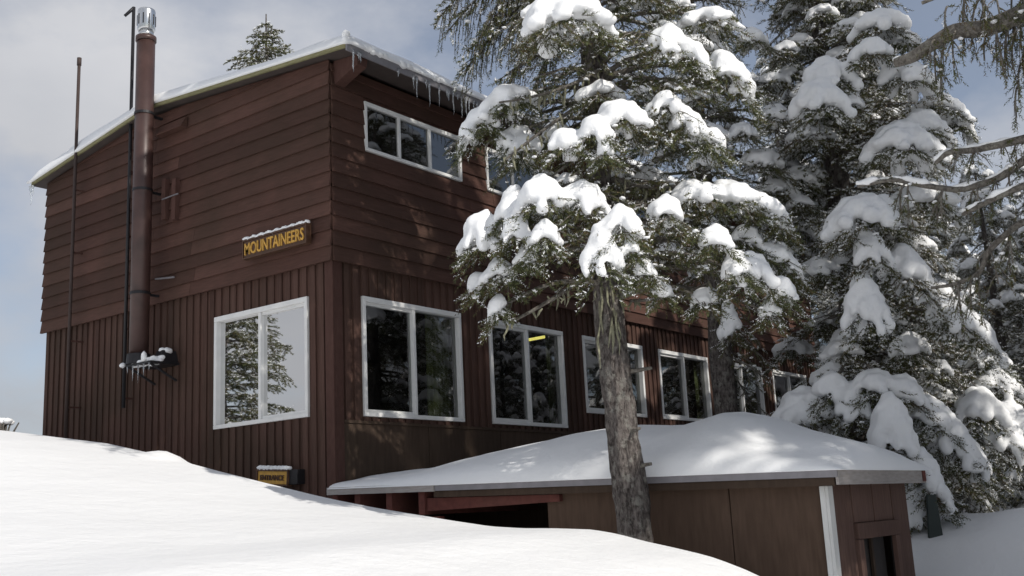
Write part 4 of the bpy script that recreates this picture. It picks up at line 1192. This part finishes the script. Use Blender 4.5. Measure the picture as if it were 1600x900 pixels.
spots = [
    (F1, 'small snowy fir right of the broad fir at the frame edge', 7.3, -3.55, 0.4, 0.44),
    (F2, 'snow covered fir behind the far end of the cabin beside its sunlit red corner', 13.6, -1.6, 1.7, 0.95),
    (F3, 'tall fir in the gap between the broad fir and the cabin end', 11.2, -2.0, 2.9, 0.8),
    (F1, 'fir deepest in the wood behind the broad fir', 18.5, -1.2, 3.3, 0.72),
    (F2, 'short bushy fir low at the right edge behind the snow mounds', 10.2, -4.6, 4.4, 0.5),
    (F3, 'fir standing beyond the cabin roof end', 17.5, 2.4, 5.0, 1.0),
    (F2, 'snowy fir outside the right edge nearest the shed', 1.7, -9.5, 0.8, 1.15),
    (F2, 'snowy fir mirrored in the third window', 12.6, -8.6, 5.5, 1.15),
    (F1, 'snowy fir mirrored in the middle windows', 15.6, -6.8, 0.2, 1.15),
    (F3, 'snowy fir mirrored in the farthest window', 20.5, -6.5, 1.2, 1.1),
    (F1, 'tall fir of the second row outside the right edge', 0.2, -13.4, 1.9, 1.4),
    (F3, 'tall fir outside the right edge opposite the far windows', 6.0, -8.1, 0.7, 1.08),
    (F2, 'fir outside the right edge nearest the farthest window', 8.5, -7.6, 1.4, 1.2),
    (F2, 'low snowy fir beside the small one at the right edge', 8.3, -4.15, 2.6, 0.56),
    (F3, 'narrow young fir between the broad fir and the right edge', 6.7, -3.6, 1.1, 0.36),
    (F1, 'young snowy fir farthest right behind the grey boughs', 9.6, -4.5, 0.2, 0.5),
    (F1, 'distant fir mirrored in the corner window', 9.6, -13.5, 2.2, 0.95),
    (F3, 'distant fir mirrored in the second window', 12.4, -13.0, 3.9, 0.9),
    (F3, 'tallest fir of the second row outside the right edge', 1.6, -13.0, 3.0, 1.35),
    (F2, 'fir left of the deepest one behind the broad fir', 15.2, -0.6, 4.1, 0.85),
    (F1, 'fir behind the small one at the right frame edge', 13.2, -3.4, 5.3, 0.55),
    (F3, 'fir filling the wood between the cabin end and the broad fir', 14.6, 1.2, 0.9, 0.85),
    ]
seen = set()
for m, lab, x, y, rot, s in spots:
    f_ = m.name not in seen; seen.add(m.name)
    place(m, lab, x, y, rot, s, f_, (-1.75 if y == 12.3 else None))

lone = thing('lone_fir', 'dark fir top rising alone behind the cabin roof', 'tree', (9.55, 12.35, 0.0))
T = Tree(606, (12, 0.055, 0.02), 0.35)
filler_limbs(T, (9.55, 12.35), 5.5, 12.45, lambda z: 0.16+0.60*min(2.6, 12.5-z), 16, 0.0, dust=0.3, width=0.55, dens=0.9, snowp=0, fall=0.05)
T.finish(lone, (9.55, 12.35, 0.0), plain_trunk(9.55, 12.35, -1.0, 12.75, 0.22, 33), BARK, NEED, 0.03)
place(lone, 'dark bare topped fir mirrored in the left pane of the side window', -8.6, 12.7, 2.2, 0.9, False, -4.0)

# ------------------------------------------------------------------ small things
d_ = 6.0
while True:
    p = at_depth(1462, 840, d_)
    if p[2] < float(terrain_z(p[0], p[1])) or d_ > 14: break
    d_ += 0.02
mb = MB(); x, y, z = p; m_ = d_/FPX
w_ = RTH*17*m_; t_ = RTH*7*m_; k_ = FWH*0.04; u_ = np.array([0, 0, 66*m_]); dn = np.array([0, 0, -0.5]); q_ = p+RTH*2*m_
mb.hexa([p-w_+dn, p+w_+dn, p+w_+k_+dn, p-w_+k_+dn, q_-t_+u_, q_+t_+u_, q_+t_+k_+u_, q_-t_+k_+u_])
tag(mb.build('snow_stake', mat_plain('dark_green_board', (0.02, 0.03, 0.028), 0.6), None, bevel=0.006), 'dark tapering board stuck in the snow right of the shed', 'board')

# snowy twig bush that just tops the bank at the left edge
d_ = 13.0; p = at_depth(5, 660, d_); zb = float(terrain_z(p[0], p[1]))
bush = thing('snowy_bush', 'tiny dark bush capped with snow above the bank at the left edge', 'bush', (p[0], p[1], zb))
rb = np.random.default_rng(77); mb = MB()
for k in range(40):
    e = np.array([rb.normal(0, 0.05), rb.normal(0, 0.05), p[2]-zb-0.01+rb.normal(0, 0.01)])
    mb.tube([(e[0]*0.2, e[1]*0.2, -0.1), e*np.array([0.7, 0.7, 0.6]), e], [0.016, 0.012, 0.008], 5)
mb.build('stems', LIMB, bush)
cs = np.array([[rb.normal(0, 0.05), rb.normal(0, 0.05), p[2]-zb+0.01+rb.normal(0, 0.008)] for _ in range(16)])
link('snow_cap', blobs_mesh('snow_cap', cs, np.full((16, 3), 0.055)*[1, 1, 0.6], SNOWT, 2, 0.08, 2), bush)
